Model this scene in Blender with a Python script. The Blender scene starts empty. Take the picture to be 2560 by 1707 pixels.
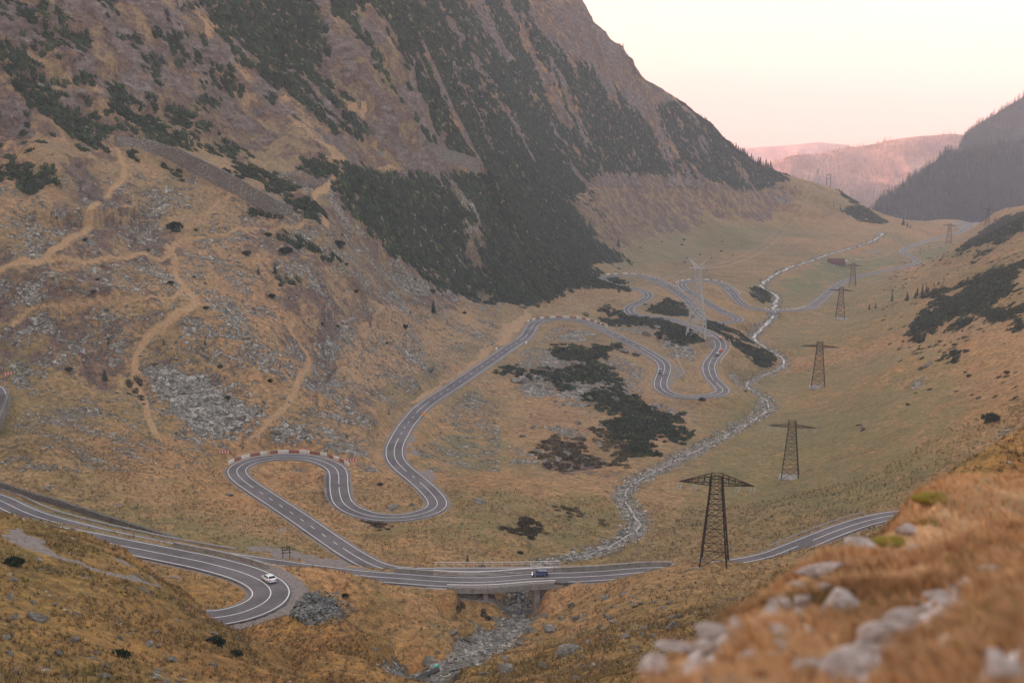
import bpy, math, random
import numpy as np
from mathutils import Vector, Matrix

random.seed(7)
RNG = np.random.default_rng(11)
SC = bpy.context.scene
COL = SC.collection

# ------------------------------------------------------------------ camera
FPX = 50.0 / 36.0 * 2560.0            # focal length in photo pixels (2560 wide)
CX, CY = 1280.0, 853.5
PITCH = math.radians(12.0)
SP, CP = math.sin(PITCH), math.cos(PITCH)
cam_d = bpy.data.cameras.new("camera")
cam_d.lens = 50.0
cam_d.sensor_width = 36.0
cam_d.clip_start = 0.2
cam_d.clip_end = 30000.0
cam_d.dof.use_dof = True
cam_d.dof.focus_distance = 420.0
cam_d.dof.aperture_fstop = 2.8
cam_o = bpy.data.objects.new("camera", cam_d)
COL.objects.link(cam_o)
cam_o.location = (0, 0, 0)
cam_o.rotation_euler = (math.radians(90.0) - PITCH, 0, 0)
SC.camera = cam_o

# ------------------------------------------------------------------ light
SUN_EL = math.radians(5.0)
SUN_AZ = math.radians(-90.0)           # clockwise from +Y: the sun stands low on the left
world = bpy.data.worlds.new("World")
SC.world = world
world.use_nodes = True
wn, wl = world.node_tree.nodes, world.node_tree.links
wn.clear()
w_out = wn.new("ShaderNodeOutputWorld")
w_bg = wn.new("ShaderNodeBackground")
w_sky = wn.new("ShaderNodeTexSky")
w_sky.sky_type = 'NISHITA'
w_sky.sun_disc = False
w_sky.sun_elevation = SUN_EL
w_sky.sun_rotation = SUN_AZ
w_sky.air_density = 1.0
w_sky.dust_density = 4.0
w_sky.ozone_density = 1.0
w_geo = wn.new("ShaderNodeTexCoord")
w_sep = wn.new("ShaderNodeSeparateXYZ")
wl.new(w_geo.outputs['Generated'], w_sep.inputs[0])
# the photo looks down on the horizon: carry the horizon glow on below it
w_max = wn.new("ShaderNodeMath"); w_max.operation = 'MULTIPLY_ADD'
w_max.inputs[1].default_value = 0.72; w_max.inputs[2].default_value = 0.16
wl.new(w_sep.outputs[2], w_max.inputs[0])
w_cmb = wn.new("ShaderNodeCombineXYZ")
wl.new(w_sep.outputs[0], w_cmb.inputs[0]); wl.new(w_sep.outputs[1], w_cmb.inputs[1])
wl.new(w_max.outputs[0], w_cmb.inputs[2])
wl.new(w_cmb.outputs[0], w_sky.inputs['Vector'])
w_ramp = wn.new("ShaderNodeValToRGB")
w_map = wn.new("ShaderNodeMapRange")
w_map.inputs['From Min'].default_value = -0.14; w_map.inputs['From Max'].default_value = 0.5
wl.new(w_sep.outputs[2], w_map.inputs['Value'])
wl.new(w_map.outputs[0], w_ramp.inputs[0])
cr = w_ramp.color_ramp
cr.elements[0].position = 0.0; cr.elements[0].color = (.74, 0.31, 0.36, 1)
cr.elements[1].position = 1.0; cr.elements[1].color = (1.0, 0.85, 0.73, 1)
e = cr.elements.new(0.07); e.color = (.74, 0.33, 0.37, 1)
e = cr.elements.new(0.16); e.color = (.78, 0.40, 0.385, 1)
e = cr.elements.new(0.26); e.color = (.84, 0.58, 0.425, 1)
w_mix = wn.new("ShaderNodeMix"); w_mix.data_type = 'RGBA'; w_mix.blend_type = 'MULTIPLY'
w_mix.inputs[0].default_value = 1.0
wl.new(w_sky.outputs[0], w_mix.inputs[6]); wl.new(w_ramp.outputs[0], w_mix.inputs[7])
wl.new(w_mix.outputs[2], w_bg.inputs['Color'])
w_bg.inputs['Strength'].default_value = 0.15
wl.new(w_bg.outputs[0], w_out.inputs['Surface'])

sun_d = bpy.data.lights.new("sun", 'SUN')
sun_d.energy = 3.6
sun_d.angle = math.radians(0.5)
sun_d.color = (1.0, 0.50, 0.42)
sun_o = bpy.data.objects.new("sun", sun_d)
COL.objects.link(sun_o)
sdir = Vector((math.sin(SUN_AZ) * math.cos(SUN_EL), math.cos(SUN_AZ) * math.cos(SUN_EL), math.sin(SUN_EL)))
sun_o.rotation_euler = (-sdir).to_track_quat('-Z', 'Y').to_euler()
sun_o.location = (-500, 200, 300)

SC.view_settings.view_transform = 'Standard'
SC.view_settings.look = 'None'
SC.view_settings.exposure = 3.42
SC.view_settings.gamma = 1.0
SC.cycles.max_bounces = 6
SC.cycles.diffuse_bounces = 2
SC.cycles.glossy_bounces = 2
SC.cycles.transparent_max_bounces = 8
SC.cycles.volume_bounces = 1
SC.cycles.use_denoising = True

# ------------------------------------------------------------------ helpers
def tag(o, label=None, cat=None, group=None, kind=None):
    if label: o['label'] = label
    if cat: o['category'] = cat
    if group: o['group'] = group
    if kind: o['kind'] = kind
    return o

def link_mesh(name, verts, faces, mat=None, parent=None, smooth=False, mats=None, midx=None):
    me = bpy.data.meshes.new(name)
    verts = np.asarray(verts, dtype=np.float32).reshape(-1, 3)
    if isinstance(faces, np.ndarray) and faces.ndim == 2:
        n, k = faces.shape
        me.vertices.add(len(verts)); me.vertices.foreach_set('co', verts.ravel())
        me.loops.add(n * k); me.loops.foreach_set('vertex_index', faces.astype(np.int32).ravel())
        me.polygons.add(n)
        me.polygons.foreach_set('loop_start', np.arange(0, n * k, k, dtype=np.int32))
        me.polygons.foreach_set('loop_total', np.full(n, k, dtype=np.int32))
        me.update(calc_edges=True)
    else:
        me.from_pydata([tuple(map(float, v)) for v in verts], [], [tuple(f) for f in faces])
    if smooth is not None:
        me.polygons.foreach_set('use_smooth', np.full(len(me.polygons), bool(smooth)))
    if mats:
        for m_ in mats: me.materials.append(m_)
        me.polygons.foreach_set('material_index', np.asarray(midx, dtype=np.int32))
    elif mat: me.materials.append(mat)
    o = bpy.data.objects.new(name, me)
    COL.objects.link(o)
    if parent: o.parent = parent
    return o

def empty(name, loc, rz=0.0, label=None, cat=None, group=None):
    o = bpy.data.objects.new(name, None)
    COL.objects.link(o)
    o.location = loc; o.rotation_euler = (0, 0, rz)
    o.empty_display_size = 0.5
    return tag(o, label, cat, group)

class MB:
    """collects boxes, bars and loose polygons into one mesh"""
    def __init__(self): self.v, self.f = [], []
    def add(self, vs, fs):
        n = len(self.v); self.v += [tuple(map(float, p)) for p in vs]; self.f += [tuple(i + n for i in q) for q in fs]
    def box(self, c, s, rz=0.0):
        cx, cy, cz = c; a, b, h = s[0] / 2, s[1] / 2, s[2] / 2
        co, si = math.cos(rz), math.sin(rz); vs = []
        for z in (-h, h):
            for x, y in ((-a, -b), (a, -b), (a, b), (-a, b)):
                vs.append((cx + x * co - y * si, cy + x * si + y * co, cz + z))
        self.add(vs, [(0, 3, 2, 1), (4, 5, 6, 7), (0, 1, 5, 4), (1, 2, 6, 5), (2, 3, 7, 6), (3, 0, 4, 7)])
    def bar(self, p, q, w, w2=None, n=4):
        p, q = Vector(p), Vector(q); d = q - p
        if d.length < 1e-6: return
        d.normalize(); u = d.orthogonal().normalized(); w_ = d.cross(u)
        w2 = w if w2 is None else w2; vs = []
        for c, r in ((p, w / 2), (q, w2 / 2)):
            for i in range(n):
                a = 2 * math.pi * (i + .5) / n
                vs.append(c + (u * math.cos(a) + w_ * math.sin(a)) * r * 1.25)
        fs = [(i, (i + 1) % n, n + (i + 1) % n, n + i) for i in range(n)]
        fs += [tuple(range(n - 1, -1, -1)), tuple(range(n, 2 * n))]
        self.add(vs, fs)
    def build(self, name, mat=None, parent=None, smooth=False):
        return link_mesh(name, self.v, self.f, mat, parent, smooth)

def ray(u, v):
    a = (u - CX) / FPX; b = (CY - v) / FPX
    return a, CP + b * SP, -SP + b * CP          # x, y, z per unit of distance along the optical axis

def P_h(u, v, h):
    x, y, z = ray(u, v); d = h / -z
    return (x * d, y * d, z * d)

def P_d(u, v, d):
    x, y, z = ray(u, v)
    return (x * d, y * d, z * d)

# value noise -------------------------------------------------------
def _hash(ix, iy, seed):
    h = (ix.astype(np.int64) * 374761393 + iy.astype(np.int64) * 668265263 + seed * 1442695041) & 0x7fffffff
    h = ((h ^ (h >> 13)) * 1274126177) & 0x7fffffff
    h = (h ^ (h >> 16)) & 0xffff
    return h.astype(np.float32) / 65535.0
def vnoise(x, y, seed=0):
    ix = np.floor(x); iy = np.floor(y)
    fx = (x - ix).astype(np.float32); fy = (y - iy).astype(np.float32)
    fx = fx * fx * fx * (fx * (fx * 6 - 15) + 10); fy = fy * fy * fy * (fy * (fy * 6 - 15) + 10)
    a = _hash(ix, iy, seed); b = _hash(ix + 1, iy, seed); c = _hash(ix, iy + 1, seed); d = _hash(ix + 1, iy + 1, seed)
    return (a + (b - a) * fx) * (1 - fy) + (c + (d - c) * fx) * fy
def fbm(x, y, sc, octv=4, seed=0, gain=0.5):
    tot = np.zeros_like(x, dtype=np.float32); amp = 1.0; s = 0.0; f = 1.0 / sc
    for o in range(octv):
        a = 0.6 * o
        xr = x * math.cos(a) - y * math.sin(a); yr = x * math.sin(a) + y * math.cos(a)
        tot += amp * vnoise(xr * f + 17.3 * o, yr * f - 9.1 * o, seed + o * 31); s += amp; amp *= gain; f *= 2.03
    return tot / s
def ridged(x, y, sc, octv=4, seed=0, gain=0.5):
    tot = np.zeros_like(x, dtype=np.float32); amp = 1.0; s = 0.0; f = 1.0 / sc
    for o in range(octv):
        n = 1 - np.abs(2 * vnoise(x * f + 3.7 * o, y * f + 5.9 * o, seed + o * 17) - 1)
        tot += amp * n * n; s += amp; amp *= gain; f *= 2.07
    return tot / s
def sstep(a, b, x):
    t = np.clip((x - a) / (b - a), 0, 1); return t * t * (3 - 2 * t)

def catmull(pts, step):
    pts = np.asarray(pts, float); n = len(pts); out = []
    for i in range(n - 1):
        p0 = pts[max(i - 1, 0)]; p1 = pts[i]; p2 = pts[i + 1]; p3 = pts[min(i + 2, n - 1)]
        L = np.linalg.norm(p2[:2] - p1[:2]); m = max(2, int(L / 0.7))
        # centripetal parametrisation keeps uneven spacing from overshooting
        t1 = max(np.linalg.norm(p1 - p0), 1e-3) ** .5; t2 = max(np.linalg.norm(p2 - p1), 1e-3) ** .5; t3 = max(np.linalg.norm(p3 - p2), 1e-3) ** .5
        if i == 0: m1 = (p2 - p1)
        else: m1 = t2 * ((p1 - p0) / t1 - (p2 - p0) / (t1 + t2) + (p2 - p1) / t2)
        if i == n - 2: m2 = (p2 - p1)
        else: m2 = t2 * ((p2 - p1) / t2 - (p3 - p1) / (t2 + t3) + (p3 - p2) / t3)
        for k in range(m):
            t = k / m; h00 = 2*t**3-3*t**2+1; h10 = t**3-2*t**2+t; h01 = -2*t**3+3*t**2; h11 = t**3-t**2
            out.append(h00 * p1 + h10 * m1 + h01 * p2 + h11 * m2)
    out.append(pts[-1]); out = np.array(out)
    d = np.r_[0, np.cumsum(np.linalg.norm(np.diff(out[:, :2], axis=0), axis=1))]
    k = max(2, int(round(d[-1] / step)) + 1); s = np.linspace(0, d[-1], k)
    return np.stack([np.interp(s, d, out[:, i]) for i in range(out.shape[1])], 1)

def gsmooth(a, sig):
    r = int(sig * 3); w = np.exp(-0.5 * (np.arange(-r, r + 1) / sig) ** 2); w /= w.sum()
    ap = np.concatenate([2 * a[0] - a[1:r + 1][::-1], a, 2 * a[-1] - a[-r - 1:-1][::-1]]) if a.ndim == 1 else None
    return np.convolve(ap, w, 'valid')

def road_path(px, anchors, smooth_z=6, smooth_xy=1.2):
    """px: pixels along the road; anchors {index: metres below the lens}; the grade is even between them"""
    n = len(px); idx = sorted(anchors); h = np.interp(range(n), idx, [anchors[i] for i in idx])
    for _ in range(30):
        P = np.array([P_h(u, v, hh) for (u, v), hh in zip(px, h)])
        s = np.r_[0, np.cumsum(np.linalg.norm(np.diff(P[:, :2], axis=0), axis=1))]
        h = 0.5 * h + 0.5 * np.interp(s, s[idx], [anchors[i] for i in idx])
    C = catmull(P, 2.0)
    if len(C) > 30:
        C[:, 2] = gsmooth(C[:, 2], smooth_z)
        C[:, 0] = gsmooth(C[:, 0], smooth_xy); C[:, 1] = gsmooth(C[:, 1], smooth_xy)
    return C

# ------------------------------------------------------------------ the roads, from the survey of the photo
M_PX = [(2330,1283),(2260,1285),(2186,1299),(2101,1323),(2033,1350),(1967,1377),(1930,1391),(1850,1407),(1700,1420),(1500,1426),(1300,1430),(1150,1431),(1050,1430),
 (972,1424),(938,1414),(913,1403),(870,1378),(831,1352),(799,1330),(740,1289),(690,1256),(655,1233),(622,1211),(604,1197),(594,1186),(591,1177),(597,1167),(612,1158),(642,1148),(685,1142),(727,1140.5),(778,1144),
 (812,1154.5),(838,1168),(846.5,1185),(847,1211),(850,1236),(858,1257),(880.5,1274),(910,1285),(940,1291.6),(970,1294),(1013,1292.4),(1055,1284),(1083,1274),(1094.6,1260),
 (1089.5,1246),(1072.5,1226),(1038,1195),(1013,1175),(992,1153),(985.6,1137.5),(985.6,1125.5),(988,1113),(1000,1089),(1015,1063.5),(1029,1046.5),(1046,1026),(1078,1000.5),
 (1117.5,975),(1153,951),(1187,928),(1226.5,901.7),(1262,876),(1286,860.7),(1311.5,843.7),(1323.4,828.3),(1335.4,809.6),(1355.8,800.2),(1384.7,797.2),(1418.8,797.3),
 (1453,802),(1487,813.9),(1529.5,833.4),(1572,855.6),(1600,869),(1628,885),(1652,900.5),(1662,915.8),(1658.8,932.8),(1652,953.3),(1652.8,968.6),(1665.6,980.5),(1689.4,989),
 (1721.8,992.4),(1755.8,990.7),(1788,986.5),(1805.2,980.5),(1807,973.7),(1796.7,961.8),(1781.4,946.4),(1772.9,927.7),(1772,914),(1776.3,902.2),(1790,885),(1800,871.5),
 (1802,862),(1796,849.5),(1772.5,832.4),(1745,821),(1721,812),(1696,803.5),(1665,795),(1638,791.5),(1608,790),(1583,786),(1571.5,775.5),(1577,766),(1593.7,757.5),(1612,749),(1621,740.5),
 (1617.5,732),(1605.6,726),(1586.8,721.7),(1560,716.5),(1528,710),(1506,702),(1510,694.5),(1525.5,689.8),(1551,687.3),(1585,688.5),(1619,694.5),(1644.7,703),(1670,715.8),
 (1696,732.8),(1721.4,752.4),(1738.4,774.5),(1755.4,793.3),(1772.5,803),(1798,806.5),(1823.5,806),(1842,803),(1846.5,797.5),(1832,789.3),(1806.5,778),(1772.5,759),(1738.4,738.8),
 (1712.9,723.4),(1704.3,710.5),(1712.9,704.2),(1738.4,701.4),(1772.5,702.3),(1798,708),(1815,717.5),(1832,733.7),(1849,754),(1866,765),(1890,772),(1922,776.4),(1977.5,776.4),
 (2018,771),(2047.8,752.4),(2081,722.8),(2114.4,702.4),(2162.5,687.6),(2218,674.7),(2273.4,663.6),(2293,655.5),(2288,648.2),(2266,635.8),(2257,628.0),(2269.7,619.2),
 (2310,604.4),(2345,594),(2379.7,586.8),(2398.4,581.0),(2412,571.5),(2429,561.3),(2445,556)]
def mi(u, v): return min(range(len(M_PX)), key=lambda i: (M_PX[i][0]-u)**2+(M_PX[i][1]-v)**2)
M_AN = {0:131.5, mi(2186,1299):133.8, mi(1967,1377):136.2, mi(972,1424):139.0, mi(591,1177):145.0, mi(1772,914):165.0, mi(1922,776):187.0, mi(2114,702):226.0, len(M_PX)-1:257.0}
F_PX = [(-120,1215),(-60,1232),(0,1252.4),(42.6,1272),(85,1289),(122.6,1300.5),(221,1326),(330,1350),(450,1374),(560,1392),(640,1404),(700,1412.5),(797,1425.4),(916,1440),
 (1000,1447.3),(1107.6,1453.8),(1218,1455.3),(1328.4,1449.4),(1438.8,1442.8),(1530,1437.5),(1622.8,1431),(1740,1431),(1880,1440)]
F_AN = {0:126.0, 2:128.0, 14:134.0, 17:134.0, 20:131.5, len(F_PX)-1:128.0}
G_PX = [(-150,1290),(-60,1298),(0,1306),(68,1320),(140,1331),(216,1345),(306.5,1364),(400,1382.4),(437.5,1390.2),(502,1403),(570,1421),(612.9,1434.5),(648.6,1449.9),(667.4,1461.8),
 (679.3,1478.8),(672.5,1497.5),(647,1514.6),(612.9,1528.2),(570.3,1539.2),(500,1546),(420,1532),(320,1496),(220,1462),(120,1428),(50,1396),(0,1372),(-60,1345)]
G_AN = {0:113.5, 2:112.0, 11:106.5, 14:105.0, 18:103.0, len(G_PX)-1:97.0}
L_PX = [(-60,962),(-25,966),(-8,990),(-9,1012),(-30,1055),(-70,1085)]
L_AN = {0:120.0, 2:121.0, 5:123.0}
ROADS = {}
for nm, px, an in (('M', M_PX, M_AN), ('F', F_PX, F_AN), ('G', G_PX, G_AN), ('L', L_PX, L_AN)):
    ROADS[nm] = road_path(px, an)
STREAM_PX = [(1020,1712,101),(1060,1690,103.5),(1130,1655,112),(1200,1622,120),(1262,1580,131),(1296,1548,139),(1300,1520,142),(1297,1490,144.5),(1325,1445,146.5),(1355,1398,148.5),(1440,1385,149.5),(1500,1370,150.5),
 (1570,1338,151.8),(1597,1305,153),(1575,1268,154.5),(1556,1238,155.6),(1575,1205,157),(1640,1172,158.5),(1700,1142,160.3),(1760,1112,162.3),(1820,1080,164.8),(1870,1052,167),(1908,1028,169),
 (1922,1010,170.4),(1905,988,172),(1868,958,174.2),(1905,936,176.5),(1955,915,178.5),(1960,893,180.2),(1915,868,182),(1885,845,184),(1905,815,187),(1935,790,190.5),
 (1935,770,193.5),(1942,738,198.5),(1905,716,202.5),(1930,690,207),(1962,672,210.5),(2030,650,215.5),(2075,634,219),(2115,622,222),(2168,607,226),(2198,590,229.5),(2207,581,232)]
STREAM = catmull([P_h(u, v, h) for u, v, h in STREAM_PX], 2.0)
for i in range(3): STREAM[:, i] = gsmooth(STREAM[:, i], 2.5)
# ------------------------------------------------------------------ terrain
CTRL = []           # world control points
def cd(u, v, d): CTRL.append(P_d(u, v, d))
def ch(u, v, h): CTRL.append(P_h(u, v, h))
def cw(x, y, z): CTRL.append((x, y, z))
for a in [(390,1090,490),(340,900,525),(480,750,560),(740,750,600),(440,640,590),(100,650,545),(0,660,535),(800,560,680),(265,340,640),(730,540,650),
          (0,400,590),(0,200,620),(0,0,660),(150,420,585),(250,150,680),(500,0,760),(500,200,730),(600,300,735),(640,420,700),(840,420,740),(700,200,790),(520,60,800),
          (1000,200,900),(1000,0,980),(1200,420,1000),(1000,600,790),(1250,720,850),(1350,750,870),(1100,740,770),(1000,760,720),(900,700,690),(700,1100,512),
          (1400,500,1240),(1450,600,1225),(1500,655,1205),(1440,0,1600),(1300,200,1350),(1500,300,1480),(1710,250,1750),(1970,440,1900),(1800,320,1820),(1560,120,1680),
          (1700,450,1650),(1600,540,1480),(1800,560,1600),(1750,620,1450),(1650,630,1350),(2060,470,1950),(2150,520,1950),(2250,562,1950),(1900,520,1780),
          (2350,560,2050),(2560,520,1700),(2280,566,2020),
          (1975,1197,520),(2046,971,708),(2100,798,1028),(2560,900,560),(2560,720,760),(2560,620,900),(2560,560,1100),(2500,800,700),(2300,900,650),
          (2300,1100,480),(2560,1100,390),(2400,700,880),(2300,760,850),(2400,620,1350),(2250,690,1150),(2480,580,1500),
          (805,1520,282),(740,1460,287),(760,1440,292),(900,1450,300),(1000,1475,303),(1100,1500,305),(1250,1545,312),(1000,1600,238),(900,1640,215),(1080,1707,212),(1400,1540,310),(1500,1520,300),(1600,1600,220),(1700,1500,280),(1900,1440,318),
          (2000,1385,372),(1690,1408,340),(1785,1399,340),(1860,1390,342),(1925,1380,345),(1785,1420,330),(1880,1412,330),(2160,1345,150),(2200,1270,165),(2350,1180,190),(2560,1130,200),(2050,1400,215),(1900,1480,235),
          (1500,1660,205),(1300,1640,238),
          (0,1374,232),(220,1405,226),(440,1460,214),(610,1560,200),(790,1707,170),(0,1550,148),(0,1707,112),(300,1600,158),(400,1707,138),(620,1700,160),
          (700,1600,245),(860,1560,262),(760,1660,205),(880,1707,198),
          (250,1000,508),(100,1100,440),(250,1200,425),(420,1250,432),(560,1300,405),(700,1340,395),(60,800,528),
          (1000,1000,600),(900,900,610),(1100,880,690),(750,900,560),(1500,900,700),(1400,960,660),(1300,1050,610),(1500,1060,615),(1600,1100,585),(1250,1200,505),(1350,1290,455),(1200,1330,430),(1450,1200,520),(1050,1370,402),
          (1700,930,725),(1720,960,705),(1540,800,900),(1600,830,850),(1880,1120,570),(1700,1250,505),(1900,1300,455),(2100,1180,498),(2050,1080,585),(2150,980,655),(2000,850,850)]:
    cd(*a)
# behind the skylines the ground falls away
for u, v, d, h in [(1440,0,1820,140),(1710,250,1960,260),(1970,440,2090,340),(2150,520,2090,340),(2350,560,2230,390),(2560,520,1900,330),(2250,562,2130,360),(1300,-80,1700,60),
                   (1560,120,1860,200)]:
    x, y, z = P_d(u, v, d); cw(x, y, -h)
# behind near crests
cw(*[P_d(220,1405,255)[0], P_d(220,1405,255)[1], -99]); cw(P_d(440,1460,240)[0], P_d(440,1460,240)[1], -97)
cw(P_d(610,1560,232)[0], P_d(610,1560,232)[1], -101)
for (u, v, d, h) in [(900,1450,335,131),(1000,1475,330,131),(1100,1500,338,138),(1160,1515,350,140),(2160,1345,175,66),(2200,1270,205,84),(2350,1180,240,100),(2560,1130,250,100),(1760,1405,375,142),(1400,1540,330,131)]:
    x, y, z = P_d(u, v, d); cw(x, y, -h)
# outside the frame: the left mountain goes on up, the right slope too
for p in [(-420,620,90),(-330,760,130),(-250,950,170),(-600,600,230),(-500,1000,330),(-150,1300,200),(-60,1500,160),(-300,1500,330),(-700,1500,520),(60,1650,70),(-200,1900,300),(-900,1900,520),(-200,2300,150),(-900,2400,420),
          (-300,480,-20),(-350,400,-40),(-240,420,-100),(-200,300,-90),(-160,200,-60),(-90,120,-40),(-60,60,-40),(0,90,-48),(60,80,-38),(40,120,-58),(0,150,-72),(150,150,-25),(120,90,-18),(300,250,-10),(260,350,-70),(330,500,-60),(420,700,-60),(560,900,-40),(700,1200,-60),(800,1600,-100),
          (-30,250,-118),(900,2200,-250),(500,2300,-420),(200,2400,-420)]:
    cw(*p)
for nm, st in (('M', 9), ('F', 8), ('G', 8), ('L', 6)):
    for p in ROADS[nm][::st]: CTRL.append(tuple(p))
for p in STREAM[::10]: CTRL.append(tuple(p))

YMIN, YMAX, SMAX = 88.0, 2450.0, 0.53
NR, NC = 1340, 880
TV = np.linspace(math.log(YMIN), math.log(YMAX), NR); SV = np.linspace(-SMAX, SMAX, NC)
DT, DS = TV[1] - TV[0], SV[1] - SV[0]

def tps_field(ctrl, tg, sg, lam=2e-5, lin=False):
    c = np.array(ctrl); keep = c[:, 1] > 1; c = c[keep]
    s = c[:, 0] / c[:, 1]; t = np.log(c[:, 1]); w = -c[:, 2] / c[:, 1]
    n = len(c)
    def K(ds, dt):
        r2 = ds * ds + dt * dt
        if lin: return -np.sqrt(r2 + 1e-4)
        return 0.5 * r2 * np.log(r2 + 1e-12)
    A = np.zeros((n + 3, n + 3)); A[:n, :n] = K(s[:, None] - s[None], t[:, None] - t[None]) + lam * n * np.eye(n) * 0.02
    A[:n, n] = 1; A[:n, n + 1] = s; A[:n, n + 2] = t; A[n:, :n] = A[:n, n:].T
    sol = np.linalg.lstsq(A, np.r_[w, 0, 0, 0], rcond=None)[0]
    T, S = np.meshgrid(tg, sg, indexing='ij'); out = sol[n] + sol[n + 1] * S + sol[n + 2] * T
    for i in range(n): out += sol[i] * K(S - s[i], T - t[i])
    return out
def upsample(ct, cs, F, t, s):
    """bilinear after a cubic pass along each axis"""
    def cub(x, xp, Fp):
        dx = xp[1] - xp[0]; f = np.clip((x - xp[0]) / dx, 0, len(xp) - 1.000001); i = f.astype(int); f = (f - i)[:, None]
        g = lambda k: Fp[np.clip(i + k, 0, len(xp) - 1)]
        p0, p1, p2, p3 = g(-1), g(0), g(1), g(2)
        return p1 + 0.5 * f * (p2 - p0 + f * (2 * p0 - 5 * p1 + 4 * p2 - p3 + f * (3 * (p1 - p2) + p3 - p0)))
    A = cub(t, ct, F); return cub(s, cs, A.T).T
_ct = np.linspace(TV[0], TV[-1], 170); _cs = np.linspace(SV[0], SV[-1], 150)
W0 = upsample(_ct, _cs, tps_field(CTRL, _ct, _cs), TV, SV)
TT, SS = np.meshgrid(TV, SV, indexing='ij')
YY = np.exp(TT).astype(np.float32); XX = (SS * YY).astype(np.float32)
ZZ = (-W0 * YY).astype(np.float32)

def stamp(path, rad, cb_h=True):
    """distance, height and signed side of the nearest path point for every terrain vertex within rad"""
    D = np.full(ZZ.shape, 1e4, np.float32); H = np.zeros(ZZ.shape, np.float32); A = np.full(ZZ.shape, -1.0, np.float32); SD = np.zeros(ZZ.shape, np.float32)
    tan = np.gradient(path[:, :2], axis=0); tan /= np.linalg.norm(tan, axis=1)[:, None] + 1e-9
    for k, p in enumerate(path):
        y0, y1 = p[1] - rad, p[1] + rad
        if y1 < YMIN or y0 > YMAX: continue
        i0 = max(0, int((math.log(max(y0, YMIN)) - TV[0]) / DT)); i1 = min(NR, int((math.log(min(y1, YMAX)) - TV[0]) / DT) + 2)
        yn = max(y0, YMIN)
        sa = [(p[0] - rad) / yn, (p[0] - rad) / y1, (p[0] + rad) / yn, (p[0] + rad) / y1]
        j0 = max(0, int((min(sa) + SMAX) / DS)); j1 = min(NC, int((max(sa) + SMAX) / DS) + 2)
        if i0 >= i1 or j0 >= j1: continue
        bl = (slice(i0, i1), slice(j0, j1))
        dx = XX[bl] - p[0]; dy = YY[bl] - p[1]; q = np.hypot(dx, dy); m = q < D[bl]
        al = dx * tan[k, 0] + dy * tan[k, 1]
        D[bl] = np.where(m, q, D[bl]); H[bl] = np.where(m, p[2], H[bl]); A[bl] = np.where(m, k, A[bl])
        SD[bl] = np.where(m, dx * tan[k, 1] - dy * tan[k, 0], SD[bl])
    return D, H, A, SD

# roughness ---------------------------------------------------------
RD = {nm: stamp(ROADS[nm], 24.0) for nm in ROADS}
STD = stamp(STREAM, 22.0)
Droad = np.minimum.reduce([RD[n][0] for n in RD])
calm = sstep(4.0, 16.0, Droad) * sstep(2.0, 14.0, STD[0])
mount = sstep(0, 1, np.clip((-(XX - 40) / 220.0), 0, 1)) * 0 + 1.0
# how mountainous a spot is: slope of the smooth ground
gy, gx = np.gradient(ZZ)
sl_t = gy / (DT * YY); sl_s = gx / (DS * YY)
SLOPE = np.hypot(sl_t - SS * sl_s, sl_s)
steep = sstep(0.35, 0.9, SLOPE)
fx = XX + 18 * (fbm(XX, YY, 90, 3, 5) - .5); fy = YY + 18 * (fbm(XX, YY, 90, 3, 6) - .5)
big = (ridged(fx, fy, 170, 4, 3) - 0.45) * 30 * steep
crag = np.round((ZZ + 10 * fbm(fx, fy, 60, 3, 8)) / 17.0 - .0) * 17.0 - (ZZ + 10 * fbm(fx, fy, 60, 3, 8))
big += crag * .45 * steep * sstep(.45, .6, fbm(fx, fy, 110, 3, 15)) * (YY > 560) * sstep(-85, -60, ZZ)
# gullies running down the left mountain
gl = ridged(fx * 0.45 + fy * 0.9, (fx * 0.9 - fy * 0.45) * 0.28, 48, 3, 21)
big += (gl - 0.4) * 11 * steep * sstep(500, 800, YY)
med = (fbm(XX, YY, 38, 4, 9) - 0.5) * (2.2 + 3.0 * steep) * sstep(100, 300, YY)
hum = (ridged(XX, YY, 15, 3, 14) - 0.42) * (0.9 + 1.4 * steep)
fine = (fbm(XX, YY, 4.2, 3, 33) - 0.5) * 0.9
rough = big * sstep(10, 60, Droad) + (med + hum) * calm + fine * np.clip(calm + .1, 0, 1)
rough *= np.where(YY < 260, 0.75, 1.0)
ZZ += rough.astype(np.float32)
# the stream has cut itself a bed
sd = STD[0]; bedw = np.where(YY > 560, 1.4, 1.9) + 1.6 * (fbm(XX, YY, 25, 2, 51) - .5) + np.where(YY < 330, .6, 0)
bed = sstep(bedw + np.where((YY > 338) & (YY < 405), 9.5, 5.5), bedw, sd); ZZ = np.where(sd < 21, ZZ * (1 - bed) + (STD[1] - 0.9 + (fbm(XX, YY, 2.6, 3, 77) - .5) * 1.1) * bed, ZZ)
# cut and fill along the roads
HALF = {'M': 3.55, 'F': 3.7, 'G': 4.0, 'L': 3.6}
for nm in ('M', 'L', 'G', 'F'):
    D, H, A, SD = RD[nm]; hw = HALF[nm]
    fall = 6.0
    k = sstep(hw + 1.6 + fall, hw + 1.6, D)
    if nm == 'M': k = k * np.where((sd < 9) & (YY > 360) & (YY < 420), 0, 1)     # bridged
    if nm == 'F': k = k * np.where((sd < 15.5) & (YY < 400), 0, 1)
    ZZ = np.where(D < 23, ZZ * (1 - k) + (H - 0.22 + 0.0 * D) * k, ZZ)
ZZ = ZZ.astype(np.float32)

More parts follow.
